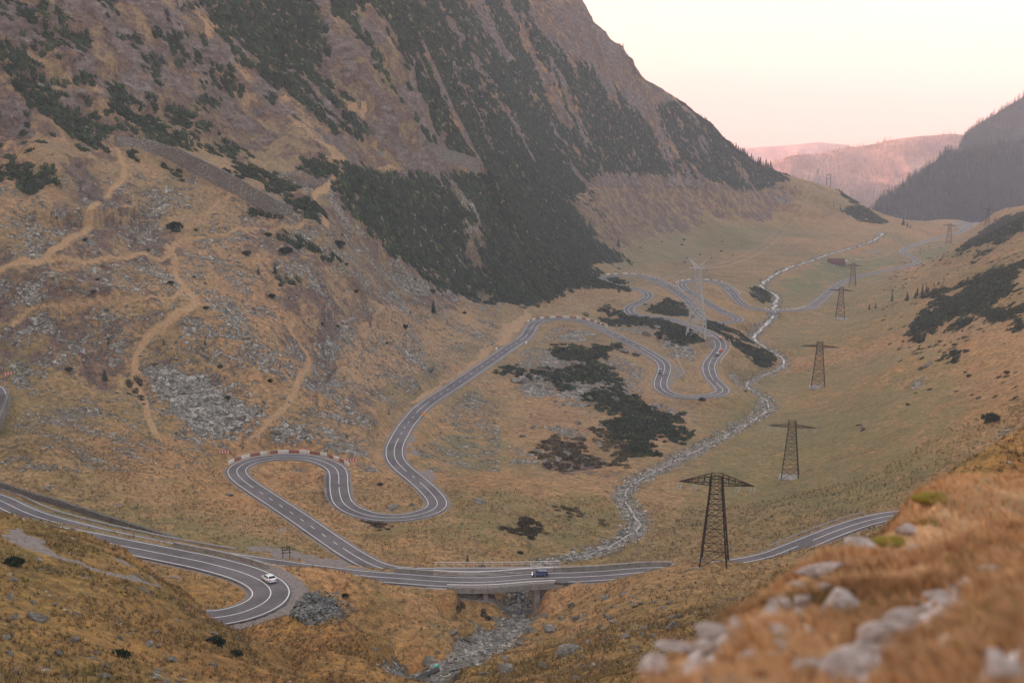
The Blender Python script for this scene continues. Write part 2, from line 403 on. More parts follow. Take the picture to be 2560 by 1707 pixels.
def height(x, y):
    """terrain height under world points"""
    x = np.asarray(x, float); y = np.asarray(y, float)
    fi = np.clip((np.log(np.maximum(y, 1)) - TV[0]) / DT, 0, NR - 1.001); fj = np.clip((x / y + SMAX) / DS, 0, NC - 1.001)
    i = fi.astype(int); j = fj.astype(int); a = fi - i; b = fj - j
    return (ZZ[i, j] * (1 - b) + ZZ[i, j + 1] * b) * (1 - a) + (ZZ[i + 1, j] * (1 - b) + ZZ[i + 1, j + 1] * b) * a
def normal(x, y, e=2.0):
    hx = (height(x + e, y) - height(x - e, y)) / (2 * e); hy = (height(x, y + e) - height(x, y - e)) / (2 * e)
    n = np.stack([-hx, -hy, np.ones_like(hx)], -1); return n / np.linalg.norm(n, axis=-1, keepdims=True)
def pt(u, v, skip=0.0):
    """where the sight line through a photo pixel meets the ground"""
    x, y, z = ray(u, v); s = x / y; g = z / y
    fj = min(max((s + SMAX) / DS, 0), NC - 1.001); j = int(fj); b = fj - j
    col = ZZ[:, j] * (1 - b) + ZZ[:, j + 1] * b; yy = YY[:, 0]
    m = col - g * yy; ok = np.where((m > 0) & (yy > skip))[0]
    if len(ok) == 0:
        if m.max() < -14: return None
        i = int(np.argmax(m)); return (s * yy[i], yy[i], float(height(s * yy[i], yy[i])))
    i = ok[0]
    if i == 0: yv = yy[0]
    else:
        f = m[i - 1] / (m[i - 1] - m[i]) if m[i] != m[i - 1] else 0; yv = yy[i - 1] + (yy[i] - yy[i - 1]) * min(max(f, 0), 1)
    return (s * yv, yv, float(height(s * yv, yv)))
# ------------------------------------------------------------------ materials
class NT:
    def __init__(self, name):
        self.m = bpy.data.materials.new(name); self.m.use_nodes = True
        self.t = self.m.node_tree; self.b = self.t.nodes['Principled BSDF']; self.out = self.t.nodes['Material Output']
        self.b.inputs['Roughness'].default_value = 0.9
        self.b.inputs['Specular IOR Level'].default_value = 0.2
        self.tc = self.t.nodes.new('ShaderNodeTexCoord').outputs['Object']
    def n(self, kind, **kw):
        x = self.t.nodes.new(kind)
        for k, v in kw.items(): setattr(x, k, v)
        return x
    def link(self, a, b): self.t.links.new(a, b)
    def val(self, sock, v):
        if hasattr(v, 'is_output'): self.link(v, sock)
        else: sock.default_value = v
    def noise(self, scale, detail=3.0, rough=0.55, vec=None, dist=0.0):
        x = self.n('ShaderNodeTexNoise'); x.inputs['Scale'].default_value = scale; x.inputs['Detail'].default_value = detail
        x.inputs['Roughness'].default_value = rough; x.inputs['Distortion'].default_value = dist
        self.link(vec or self.tc, x.inputs['Vector']); return x.outputs['Fac']
    def mapv(self, scale=(1, 1, 1), rot=(0, 0, 0)):
        x = self.n('ShaderNodeMapping'); x.inputs['Scale'].default_value = scale; x.inputs['Rotation'].default_value = rot
        self.link(self.tc, x.inputs['Vector']); return x.outputs[0]
    def voro(self, scale, out='Color', vec=None, feature='F1', rnd=1.0):
        x = self.n('ShaderNodeTexVoronoi', feature=feature); x.inputs['Scale'].default_value = scale; x.inputs['Randomness'].default_value = rnd
        self.link(vec or self.tc, x.inputs['Vector']); return x.outputs[out]
    def math(self, op, a, b=0.0, c=0.0, clamp=False):
        x = self.n('ShaderNodeMath', operation=op, use_clamp=clamp); self.val(x.inputs[0], a); self.val(x.inputs[1], b)
        self.val(x.inputs[2], c); return x.outputs[0]
    def remap(self, v, a, b, c=0.0, d=1.0, smooth=True):
        x = self.n('ShaderNodeMapRange', interpolation_type='SMOOTHSTEP' if smooth else 'LINEAR'); self.val(x.inputs[0], v)
        for i, k in enumerate((a, b, c, d)): x.inputs[i + 1].default_value = k
        return x.outputs[0]
    def ramp(self, v, stops, interp='LINEAR'):
        x = self.n('ShaderNodeValToRGB'); self.link(v, x.inputs[0]); r = x.color_ramp; r.interpolation = interp
        r.elements[0].position, r.elements[0].color = stops[0][0], (*stops[0][1], 1)
        r.elements[1].position, r.elements[1].color = stops[-1][0], (*stops[-1][1], 1)
        for p, c in stops[1:-1]:
            e_ = r.elements.new(p); e_.color = (*c, 1)
        return x.outputs[0]
    def mix(self, f, a, b, mode='MIX'):
        x = self.n('ShaderNodeMix', data_type='RGBA', blend_type=mode); self.val(x.inputs[0], f)
        for s_, v in ((x.inputs[6], a), (x.inputs[7], b)):
            if hasattr(v, 'is_output'): self.link(v, s_)
            else: s_.default_value = (*v, 1) if len(v) == 3 else v
        return x.outputs[2]
    def attr(self, name):
        x = self.n('ShaderNodeAttribute', attribute_name=name); return x.outputs['Fac']
    def color(self, c): self.val(self.b.inputs['Base Color'], c if hasattr(c, 'is_output') else (*c, 1))
    def bump(self, h, strength=0.5, dist=0.3):
        x = self.n('ShaderNodeBump'); x.inputs['Strength'].default_value = strength; x.inputs['Distance'].default_value = dist
        self.link(h, x.inputs['Height']); self.link(x.outputs[0], self.b.inputs['Normal'])
    def rnd(self): return self.n('ShaderNodeObjectInfo').outputs['Random']

def simple(name, c, rough=0.8, var=0.25, scale=3.0, metal=0.0, spec=0.2):
    k = NT(name)
    f = k.remap(k.noise(scale, 4), .3, .7, 1 - var, 1 + var, False)
    col = k.mix(1.0, tuple(c), k.n('ShaderNodeCombineColor').outputs[0], 'MULTIPLY')
    cc = k.t.nodes[-1] if False else None
    x = k.n('ShaderNodeVectorMath', operation='SCALE'); x.inputs[0].default_value = c; k.link(f, x.inputs['Scale'])
    k.color(x.outputs[0]); k.b.inputs['Roughness'].default_value = rough; k.b.inputs['Metallic'].default_value = metal
    k.b.inputs['Specular IOR Level'].default_value = spec
    return k.m

def grass_color(k):
    """dry autumn alpine grass: straw, ochre, rust and olive, in drifts"""
    big = k.noise(0.018, 5, .6); mid = k.noise(0.085, 5, .62); sm = k.noise(0.55, 4, .65); ti = k.noise(2.6, 3, .7)
    base = k.ramp(big, [(.30, (.120, .086, .028)), (.42, (.225, .132, .046)), (.52, (.300, .168, .068)), (.62, (.255, .120, .045)), (.75, (.150, .092, .030))])
    m2 = k.ramp(mid, [(.28, (.098, .070, .026)), (.42, (.190, .115, .040)), (.55, (.330, .182, .074)), (.68, (.235, .106, .042)), (.8, (.125, .070, .032))])
    c = k.mix(.5, base, m2)
    lg = k.noise(.0065, 4, .6); c = k.mix(1.0, c, k.ramp(lg, [(.36, (.72, .80, .74)), (.5, (1, 1, 1)), (.64, (1.22, 1.08, 1.0))]), 'MULTIPLY')
    s2 = k.ramp(sm, [(.30, (.42, .40, .36)), (.5, (1, 1, 1)), (.68, (1.55, 1.5, 1.45))])
    c = k.mix(1.0, c, s2, 'MULTIPLY')
    t2 = k.ramp(ti, [(.3, (.5, .48, .45)), (.5, (1, 1, 1)), (.7, (1.5, 1.48, 1.42))])
    c = k.mix(.8, c, t2, 'MULTIPLY')
    c = k.mix(1.0, c, (.93, .97, 1.06), 'MULTIPLY')
    return c, sm, ti
def stone_color(k, sc=0.8, pink=.4):
    """lichen-grey schist, every block its own tone"""
    st = k.mapv((1.0, 1.0, 1.9), (.35, .2, .6))
    v = k.voro(sc, 'Color', st); sp = k.n('ShaderNodeSeparateColor'); k.link(v, sp.inputs[0])
    c = k.ramp(sp.outputs[0], [(0, (.046, .040, .033)), (.3, (.124, .107, .088)), (.65, (.222, .192, .160)), (1, (.46, .405, .345))])
    n = k.noise(sc * 3.1, 4, .65)
    return k.mix(.7, c, k.ramp(n, [(.3, (.6, .6, .6)), (.5, (1, 1, 1)), (.72, (1.4, 1.38, 1.34))]), 'MULTIPLY'), v

k = NT('alpine_ground')
gcol, gsm, gti = grass_color(k)
green = k.attr('green')
gm = k.math('MULTIPLY', green, k.remap(k.noise(.12, 4), .3, .6), clamp=True)
gcol = k.mix(gm, gcol, k.mix(k.remap(gti, .35, .65), (.080, .098, .032), (.150, .145, .050)))
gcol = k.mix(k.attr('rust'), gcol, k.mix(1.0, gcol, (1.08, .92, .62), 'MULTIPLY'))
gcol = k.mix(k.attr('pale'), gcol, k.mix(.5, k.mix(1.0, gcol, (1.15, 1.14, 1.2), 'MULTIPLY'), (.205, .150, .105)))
heath = k.attr('heath')
hm = k.remap(k.math('ADD', heath, k.math('MULTIPLY', k.math('SUBTRACT', k.noise(.11, 5, .65), .5), 1.5)), .42, .62)
gcol = k.mix(hm, gcol, k.mix(k.remap(gsm, .35, .65), (.075, .045, .034), (.165, .098, .072)))
dirt = k.attr('dirt')
dm = k.remap(k.math('ADD', dirt, k.math('MULTIPLY', k.math('SUBTRACT', k.noise(.6, 4, .7), .5), .9)), .40, .66)
gcol = k.mix(dm, gcol, k.mix(k.remap(k.noise(.8, 4, .7), .3, .7), (.27, .155, .078), (.42, .245, .130)))
scol, svor = stone_color(k, .55)
scol2, svor2 = stone_color(k, 1.5)
scol = k.mix(k.remap(k.noise(.3, 3), .4, .6), scol, scol2)
scree = k.attr('scree')
sn = k.math('ADD', k.math('MULTIPLY', k.math('SUBTRACT', k.noise(.42, 5, .72), .5), 1.5), k.math('MULTIPLY', k.math('SUBTRACT', k.noise(.06, 4, .6), .5), 1.2))
smask = k.remap(k.math('ADD', scree, sn), .46, .58)
gcol = k.mix(smask, gcol, scol)
rock = k.attr('rock')
rv = k.mapv((.10, .10, .32), (.5, .15, .8))
rn = k.noise(1.0, 6, .66, rv)
rcol = k.ramp(rn, [(.28, (.070, .048, .040)), (.45, (.135, .094, .080)), (.58, (.185, .138, .120)), (.72, (.26, .215, .19))])
rcol = k.mix(.9, rcol, k.ramp(k.noise(.30, 6, .75), [(.3, (.38, .37, .36)), (.48, (1, 1, 1)), (.68, (1.75, 1.7, 1.65))]), 'MULTIPLY')
rcol = k.mix(.6, rcol, k.ramp(k.noise(1.4, 4, .7), [(.3, (.5, .5, .5)), (.5, (1, 1, 1)), (.7, (1.5, 1.5, 1.5))]), 'MULTIPLY')
rmask = k.remap(k.math('ADD', rock, k.math('MULTIPLY', k.math('SUBTRACT', k.noise(.035, 5, .62), .5), 1.7)), .42, .60)
gcol = k.mix(rmask, gcol, rcol)
grav = k.attr('gravel')
vm = k.remap(k.math('ADD', grav, k.math('MULTIPLY', k.math('SUBTRACT', k.noise(.8, 4, .7), .5), .8)), .38, .66)
gcol = k.mix(vm, gcol, k.mix(k.remap(k.noise(1.6, 5, .7), .3, .7), (.135, .105, .092), (.27, .215, .185)))
bedm = k.attr('bed')
bm_ = k.remap(k.math('ADD', bedm, k.math('MULTIPLY', k.math('SUBTRACT', k.noise(.7, 4, .7), .5), .7)), .38, .56)
gcol = k.mix(bm_, gcol, k.mix(.25, scol, (.21, .185, .165)))
k.color(gcol)
hh = k.math('ADD', k.math('MULTIPLY', gsm, .6), k.math('MULTIPLY', gti, .35))
hh = k.math('ADD', hh, k.math('MULTIPLY', k.math('MAXIMUM', smask, bm_), k.math('MULTIPLY', k.voro(1.1, 'Distance'), -1.3)))
hh = k.math('ADD', hh, k.math('MULTIPLY', rmask, k.math('ADD', k.math('MULTIPLY', rn, 4.5), k.math('MULTIPLY', k.noise(.30, 6, .75), 3.0))))
k.bump(hh, 1.0, .7)
MAT_GROUND = k.m

def asphalt(name, c0, c1):
    k = NT(name)
    k.color(k.mix(k.remap(k.math('ADD', k.math('MULTIPLY', k.noise(.09, 5, .65), .6), k.math('MULTIPLY', k.noise(1.2, 5, .7), .4)), .38, .62), c0, c1))
    k.b.inputs['Roughness'].default_value = .75
    return k.m
MAT_ROAD = asphalt('asphalt', (.080, .066, .067), (.138, .114, .113))
MAT_PAINT = simple('road_paint', (.70, .66, .62), .7, .12, 1.5)
k = NT('concrete'); k.color(k.mix(k.remap(k.noise(.7, 5, .65), .3, .7), (.20, .175, .155), (.34, .305, .275))); MAT_CONC = k.m
k = NT('dark_masonry'); c_, v_ = stone_color(k, 2.2); k.color(k.mix(.75, c_, (.075, .066, .064))); k.bump(k.voro(2.2, 'Distance'), .6, -.2); MAT_MASON = k.m
k = NT('grey_masonry'); c_, v_ = stone_color(k, 1.7); k.color(k.mix(k.remap(k.noise(.12, 5, .7), .3, .7, .35, .85), c_, (.120, .098, .090))); k.bump(k.voro(1.7, 'Distance'), .6, -.2); MAT_WALL = k.m
MAT_WHITE = simple('white_paint', (.60, .54, .49), .6, .2, 2.0)
MAT_RAIL = simple('pale_rail_paint', (.66, .58, .53), .6, .15, 2.0)
MAT_RED = simple('faded_red_paint', (.25, .095, .070), .7, .25, 1.2)
MAT_STEELW = simple('galvanised_steel', (.42, .39, .37), .5, .15, 2.0, .3)
k = NT('rusty_steel'); k.color(k.mix(k.remap(k.noise(.5, 3), .35, .65), (.014, .012, .012), (.045, .022, .017))); MAT_RUST = k.m
MAT_GLASSINS = simple('glass_insulator', (.30, .36, .34), .25, .1, 5.0)
MAT_WIRE = simple('aluminium_wire', (.55, .50, .44), .5, .05, 1.0)

# ------------------------------------------------------------------ zones on the ground
DEPTH = YY * CP - ZZ * SP
UU = CX + FPX * XX / DEPTH; VV = CY - FPX * (YY * SP + ZZ * CP) / DEPTH
_wx = (fbm(XX, YY, 9, 3, 101) - .5) * 2; _wy = (fbm(XX, YY, 9, 3, 102) - .5) * 2
_wpx = FPX / DEPTH
UW = UU + _wx * 5.5 * _wpx; VW = VV + _wy * 2.2 * _wpx
def inside(poly, Ux, Vx):
    p = np.asarray(poly, float); m = (Ux >= p[:, 0].min()) & (Ux <= p[:, 0].max()) & (Vx >= p[:, 1].min()) & (Vx <= p[:, 1].max())
    ii = np.where(m.ravel())[0]; u = Ux.ravel()[ii]; v = Vx.ravel()[ii]; r = np.zeros(len(ii), bool)
    q = np.roll(p, -1, 0)
    for (x0, y0), (x1, y1) in zip(p, q):
        if y0 == y1: continue
        c = ((y0 > v) != (y1 > v)) & (u < (x1 - x0) * (v - y0) / (y1 - y0) + x0); r ^= c
    out = np.zeros(Ux.size, bool); out[ii[r]] = True; return out.reshape(Ux.shape)
# first surface seen: keeps zones off the ground hidden behind a crest
ang = ZZ / YY; run = np.maximum.accumulate(ang, axis=0); VIS = ang >= run - 0.012
Z = {n: np.zeros(ZZ.shape, np.float32) for n in ('scree', 'dirt', 'heath', 'green', 'rock', 'gravel', 'bed', 'rust', 'pale')}
_W2 = []
for sd_ in (111, 121, 131, 141):
    a_ = (fbm(XX, YY, 13, 4, sd_) - .5) * 2; b_ = (fbm(XX, YY, 13, 4, sd_ + 3) - .5) * 2; _W2.append((UU + a_ * 17 * _wpx, VV + b_ * 6.5 * _wpx))
def zone(name, poly, amt=1.0):
    if name in ('scree', 'rock', 'heath', 'green'):        # soft, ragged borders
        m = sum(inside(poly, a_, b_).astype(np.float32) for a_, b_ in _W2) / len(_W2) * VIS; Z[name] = np.maximum(Z[name], amt * m)
    else:
        m = inside(poly, UW, VW) & VIS; Z[name] = np.where(m, np.maximum(Z[name], amt), Z[name])
Z['scree'] += 0.10; Z['heath'] += .12
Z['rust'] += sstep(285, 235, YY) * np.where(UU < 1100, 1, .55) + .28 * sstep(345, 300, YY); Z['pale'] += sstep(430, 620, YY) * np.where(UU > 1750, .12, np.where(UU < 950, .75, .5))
left_talus = (UU < 1250) & (VV < 1180) & (VV > 430) & (YY > 400)
Z['scree'] += np.where(left_talus, .34, 0)
Z['scree'] += np.where((UU > 1800) & (YY > 300), -.02, 0)
Z['scree'] += np.where((YY < 330) & (UU > 1050), .12, 0) + np.where((YY < 260) & (UU < 700), .14, 0)
Z['rock'] += sstep(.55, 1.0, SLOPE) * np.where((YY > 480) & (VV < 470), .50, .12)
Z['heath'] += sstep(.4, .8, SLOPE) * .42 * (YY > 480)
for poly, a in [
 ([(355,893),(414,915),(518,945),(592,997),(666,1030),(622,1104),(607,1122),(555,1115),(500,1085),(444,1048),(400,997),(370,945)], .85),
 ([(688,1048),(732,1026),(795,1078),(806,1115),(647,1115),(644,1096)], .85),
 ([(92,782),(155,797),(229,834),(307,893),(325,922),(296,922),(207,885),(122,841),(74,811)], .7),
 ([(510,767),(666,745),(777,782),(860,841),(860,1022),(777,985),(703,878),(592,819)], .45),
 ([(451,627),(629,634),(700,700),(640,760),(540,720),(460,660)], .55),
 ([(11,726),(111,737),(174,749),(74,767),(18,797)], .75), ([(314,597),(425,634),(388,652),(340,630)], .7),
 ([(256,420),(314,439),(402,512),(486,563),(439,563),(329,486)], .62), ([(600,420),(700,480),(790,560),(760,570),(640,500),(580,440)], .5),
 ([(804,497),(836,539),(921,593),(985,631),(1060,663),(1060,654),(943,584),(858,529),(826,491)], .8),
 ([(1000,666),(1077,694),(1179,735),(1293,758),(1281,766),(1153,748),(1064,755),(1000,730)], .55),
 ([(1000,768),(1077,781),(1153,821),(1268,832),(1255,852),(1102,826),(1000,819)], .6),
 ([(1344,857),(1383,821),(1485,829),(1497,842),(1446,860),(1344,862)], .68),
 ([(1245,930),(1330,860),(1420,880),(1530,880),(1640,920),(1600,1000),(1500,1010),(1300,1000)], .6),
 ([(1540,815),(1600,805),(1700,840),(1765,890),(1745,960),(1710,900),(1620,855)], .7), ([(1849,919),(1883,970),(1860,985),(1820,930)], .85),
 ([(1291,1106),(1368,1134),(1364,1172),(1302,1172)], .75), ([(2310,911),(2347,960),(2218,967)], .5), ([(2440,1080),(2560,1040),(2560,1110),(2480,1140)], .5),
 ([(1927,475),(1993,512),(1940,505)], .6), ([(0,1638),(85,1618),(153,1669),(170,1707),(0,1707)], .75), ([(1400,1707),(1560,1640),(1700,1600),(1640,1690),(1600,1707)], .6),
 ([(1090,1030),(1140,1010),(1100,1050),(1085,1100),(1070,1110),(1075,1070)], .75), ([(700,1585),(720,1600),(790,1660),(782,1680),(740,1650),(705,1600)], .85),
 ([(110,1205),(190,1195),(185,1215),(120,1225)], .7), ([(240,1250),(330,1275),(350,1290),(300,1280)], .6), ([(1340,985),(1420,990),(1500,1010),(1490,1030),(1380,1020)], .6),
 ([(1300,1060),(1420,1060),(1500,1085),(1380,1090)], .6), ([(1630,1000),(1720,1010),(1730,1040),(1640,1030)], .6), ([(1130,1650),(1010,1680),(1000,1600),(1100,1620)], .5)]: zone('scree', poly, a)
def path_zone(name, px, wid, amt=1.0):
    P = [pt(u, v) for u, v in px]; P = [p for p in P if p]
    C = catmull(np.array(P), 1.5); D = stamp(C, wid + 4)[0]
    w = .6 * wid * (.7 + .6 * fbm(XX, YY, 14, 2, 61)); m = sstep(w + .9, w - .5, D); Z[name] = np.maximum(Z[name], amt * m)
    Z['scree'] *= (1 - .85 * m); Z['heath'] *= (1 - m); Z['rock'] *= (1 - m); return C
TRACKS = [path_zone('dirt', px, w * (.8 if w < 1.35 else 1.0), .80) for px, w in [
 ([(0,678),(74,656),(148,619),(185,590),(211,577),(234,512),(292,464),(310,440),(303,395),(292,372)], 1.7),
 ([(0,672),(96,652),(259,649),(392,647),(425,636),(437,615),(462,597),(555,588),(610,573),(720,567),(814,562)], 1.3),
 ([(815,561),(809,529),(794,508),(787,486),(815,471),(834,444),(853,408),(858,393)], 2.0),
 ([(440,650),(441,690),(462,719),(488,745),(481,763),(425,800),(370,841),(344,882),(337,923),(340,960),(359,997),(370,1041),(392,1085)], 1.9),
 ([(455,722),(437,741),(333,749),(222,754),(111,767),(67,778),(30,815)], 1.2),
 ([(736,797),(725,823),(747,856),(773,893),(758,930),(733,985),(703,1026),(659,1067),(629,1100)], 1.5),
 ([(512,556),(520,530),(550,505),(585,486)], 1.3),
 ([(2150,650),(2200,643),(2225,632),(2262,620)], 1.4)]]
zone('dirt', [(480,10),(500,50),(520,100),(580,160),(640,230),(700,262),(745,255),(700,230),(640,170),(560,120),(520,60),(495,10)], .8)
zone('dirt', [(440,730),(462,705),(505,740),(495,765),(470,760)], .8); zone('dirt', [(395,640),(435,612),(448,640),(430,660)], .7)
zone('dirt', [(1100,958),(1200,880),(1275,800),(1330,772),(1318,810),(1262,862),(1180,918),(1090,978),(1030,1022),(1042,998)], .78)
zone('dirt', [(850,262),(900,255),(905,300),(860,310)], .7); zone('dirt', [(700,265),(860,330),(870,420),(800,380),(740,310)], .55)
zone('dirt', [(820,860),(960,760),(1150,770),(1230,800),(1150,860),(1000,960),(880,980)], .55); zone('dirt', [(1545,860),(1560,985),(1640,1010),(1700,1000),(1660,985),(1645,930),(1600,900)], .45)
zone('dirt', [(560,1140),(640,1122),(700,1128),(640,1140),(580,1160)], .6); zone('dirt', [(1400,790),(1330,790),(1420,782),(1480,790)], .6)
zone('dirt', [(950,415),(1010,415),(1040,425),(1000,440)], .7)
for poly in [[(1310,20),(1440,10),(1560,120),(1700,250),(1640,270),(1500,180),(1360,120)], [(860,20),(960,10),(1000,90),(900,80)]]: zone('heath', poly, .6); zone('rock', poly, .42)
zone('heath', [(645,380),(740,440),(785,470),(760,474),(660,410)], .9); zone('heath', [(790,640),(930,700),(900,715),(820,690)], .8); zone('heath', [(1349,1101),(1413,1101),(1560,1170),(1528,1185),(1400,1187)], .8)
zone('heath', [(1240,1270),(1330,1290),(1340,1370),(1260,1340)], .6); zone('heath', [(0,1480),(160,1500),(420,1600),(600,1707),(150,1707),(0,1600)], .26); zone('heath', [(850,650),(900,690),(880,700)], .7)
zone('rock', [(0,240),(60,262),(82,330),(30,352),(0,342)], .95); zone('rock', [(160,380),(270,500),(200,500),(150,440)], .8); zone('rock', [(520,190),(700,330),(640,400),(560,300)], .75)
zone('rock', [(330,60),(470,0),(560,180),(470,200)], .7)
zone('rock', [(1025,190),(1070,220),(1052,258),(1000,250)], .9); zone('rock', [(965,200),(1000,260),(985,270)], .9); zone('rock', [(770,20),(800,70),(780,80)], .9); zone('rock', [(1120,330),(1150,360),(1120,370)], .9)
zone('green', [(1990,690),(2060,650),(2100,640),(2200,640),(2255,650),(2160,682),(2080,712),(2040,745),(1960,740),(1940,712)], 1.0)
zone('green', [(2270,640),(2380,610),(2400,640),(2310,660)], .8); zone('green', [(390,1415),(440,1425),(440,1462),(395,1450)], 1.0); zone('green', [(0,1290),(120,1310),(300,1380),(200,1375),(0,1325)], .6)
zone('green', [(1800,960),(2400,850),(2400,1250),(1700,1290)], .5); zone('green', [(1850,700),(2250,680),(2300,800),(2000,900),(1900,820)], .55); zone('green', [(1400,700),(1900,620),(2000,560),(1750,560),(1500,640)], .5); zone('green', [(0,1250),(560,1320),(900,1390),(560,1400),(0,1310)], .5); zone('green', [(1080,1090),(1260,1060),(1300,1160),(1130,1180)], .75); zone('green', [(940,1300),(1250,1210),(1560,1260),(1500,1380),(1250,1380),(1000,1350)], .4)
zone('green', [(30,900),(110,880),(90,960),(40,950)], .7); zone('green', [(340,985),(400,1060),(380,1090),(350,1030)], .7); zone('green', [(930,1440),(1040,1470),(1100,1520),(1000,1500)], .6); zone('green', [(1640,1150),(1780,1060),(1800,1100),(1660,1210)], .5)
zone('green', [(1150,1560),(1260,1560),(1200,1680),(1100,1640)], .6)
for poly in [[(650,1378),(720,1372),(800,1385),(880,1410),(930,1428),(800,1412),(700,1398),(655,1390)], [(1030,1055),(1040,1120),(1060,1137),(1010,1142),(1008,1110)], [(1030,1165),(1080,1180),(1110,1222),(1100,1228),(1060,1198)],
             [(1680,905),(1702,930),(1690,945),(1675,962),(1672,940)], [(0,1330),(50,1335),(120,1362),(200,1382),(300,1410),(380,1440),(420,1456),(380,1452),(300,1424),(200,1394),(100,1382),(60,1377),(0,1352)],
             [(2385,553),(2445,553),(2425,563),(2410,572),(2392,570)], [(2160,629),(2210,622),(2190,632),(2150,634)], [(2020,765),(2040,745),(2050,740),(2040,760)], [(690,1322),(730,1320),(740,1330),(705,1334)], [(940,1160),(1000,1170),(1010,1180),(985,1178)]]: zone('gravel', poly, .95)
for nm in RD:
    D = RD[nm][0]; hw = HALF[nm]
    Z['gravel'] = np.maximum(Z['gravel'], .75 * sstep(hw + 1.6, hw + .5, D))
    near = sstep(hw + 7, hw + 2, D); Z['scree'] *= (1 - .7 * near); Z['rock'] *= (1 - near); Z['heath'] *= 1 - near
# orange verges and the gravel apron outside the near hairpin
Z['gravel'] = np.maximum(Z['gravel'], .9 * sstep(8.5, 6.8, RD['G'][0]) * (UU > 560) * (YY < 300) * (RD['G'][3] < 0))
wbed = np.where(YY < 330, 3.3, np.where(YY < 560, 2.3, 1.7)) + 2.2 * (fbm(XX, YY, 9, 3, 91) - .5); Z['bed'] = np.maximum(Z['bed'], sstep(wbed + 1.8, wbed - 1.0, STD[0]))
Z['scree'] = np.maximum(Z['scree'], np.where(YY < 330, .62, .42) * sstep(9, 4, STD[0]) * (YY < 1000))

idx = np.arange(NR * NC).reshape(NR, NC)
q = np.stack([idx[:-1, :-1], idx[:-1, 1:], idx[1:, 1:], idx[1:, :-1]], -1).reshape(-1, 4)
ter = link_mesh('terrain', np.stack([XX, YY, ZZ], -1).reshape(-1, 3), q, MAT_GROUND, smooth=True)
tag(ter, 'dry grass valley floor and mountain slopes with scree and old tracks', 'terrain', kind='structure')
def set_attr(o, name, arr):
    a = o.data.attributes.new(name, 'FLOAT', 'POINT'); a.data.foreach_set('value', np.ascontiguousarray(arr, np.float32).ravel())
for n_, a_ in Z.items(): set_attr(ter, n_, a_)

# ------------------------------------------------------------------ roads and markings
def frame(C):
    t = np.gradient(C[:, :2], axis=0); t /= np.linalg.norm(t, axis=1)[:, None] + 1e-9
    return t, np.stack([-t[:, 1], t[:, 0]], 1)            # left-hand normal
def strip(C, offs, dz, i0=0, i1=None):
    i1 = len(C) if i1 is None else i1; t, n = frame(C); c = C[i0:i1]; nn = n[i0:i1]; rows = []
    for w in offs:
        w = np.broadcast_to(w, (len(C),))[i0:i1]; rows.append(np.c_[c[:, :2] + nn * w[:, None], c[:, 2] + dz])
    V = np.stack(rows, 1).reshape(-1, 3); k_ = len(offs); m = len(c); F = []
    for i in range(m - 1):
        for j in range(k_ - 1): F.append((i * k_ + j + 1, i * k_ + j, (i + 1) * k_ + j, (i + 1) * k_ + j + 1))
    return V, np.array(F)
def wiggle(C, a, sc, seed): return (fbm(C[:, 0], C[:, 1], sc, 2, seed) - .5) * a
def sl(C):  # arc length
    return np.r_[0, np.cumsum(np.linalg.norm(np.diff(C[:, :2], axis=0), axis=1))]
def densify(C, st=0.8):
    s = sl(C); k_ = int(s[-1] / st) + 1; q_ = np.linspace(0, s[-1], k_); return np.stack([np.interp(q_, s, C[:, i]) for i in range(3)], 1)
LANE = {'M': 3.0, 'F': 3.1, 'G': 3.5, 'L': 3.1}
LW = 0.10
RC = {nm: densify(ROADS[nm], 1.0) for nm in ROADS}
ROADLAB = {'M': ('road', 'long grey asphalt road winding down the valley in hairpins'), 'F': ('road', 'grey road crossing the stream on the concrete bridge'),
           'G': ('road', 'wide near hairpin road where the white car drives'), 'L': ('road', 'short bend of grey road at the left edge')}
def px_index(C, u, v):
    x, y, z = ray(u, v); return int(np.argmin(np.hypot(C[:, 0] / C[:, 1] - x / y, C[:, 2] / C[:, 1] - z / y)))
for nm in ROADS:
    C = RC[nm]; hw = HALF[nm]; V, Fq = strip(C, [-hw + wiggle(C, .5, 6, 3), -hw * .5, 0 * C[:, 0], hw * .5, hw + wiggle(C, .5, 6, 4)], 0.0)
    ro = link_mesh('road', V, Fq, MAT_ROAD, smooth=True); tag(ro, ROADLAB[nm][1], 'road', kind='structure')
    La = LANE[nm]
    lines = [strip(C, [s * La - LW, s * La + LW], .03) for s in (-1, 1)]
    # centre line: solid in the bends, dashed on the straights
    t, n = frame(C); hd = np.unwrap(np.arctan2(t[:, 1], t[:, 0])); kur = np.abs(gsmooth(np.gradient(hd), 8)) if len(C) > 40 else np.ones(len(C))
    solid = kur > 0.0038
    if nm in 'FGL': solid[:] = True
    s_ = sl(C); on = solid | ((s_ % 9.0) < 4.6); i = 0; far = C[:, 1] > 1250
    while i < len(C):
        if on[i]:
            j = i
            while j + 1 < len(C) and on[j + 1]: j += 1
            if j > i: lines.append(strip(C, [-LW, LW], .03, i, j + 1))
            i = j + 1
        else: i += 1
    vs = []; fs = []; c0 = 0
    for V, Fq in lines: vs.append(V); fs.append(Fq + c0); c0 += len(V)
    mo = link_mesh('road_markings', np.concatenate(vs), np.concatenate(fs), MAT_PAINT); mo.parent = ro
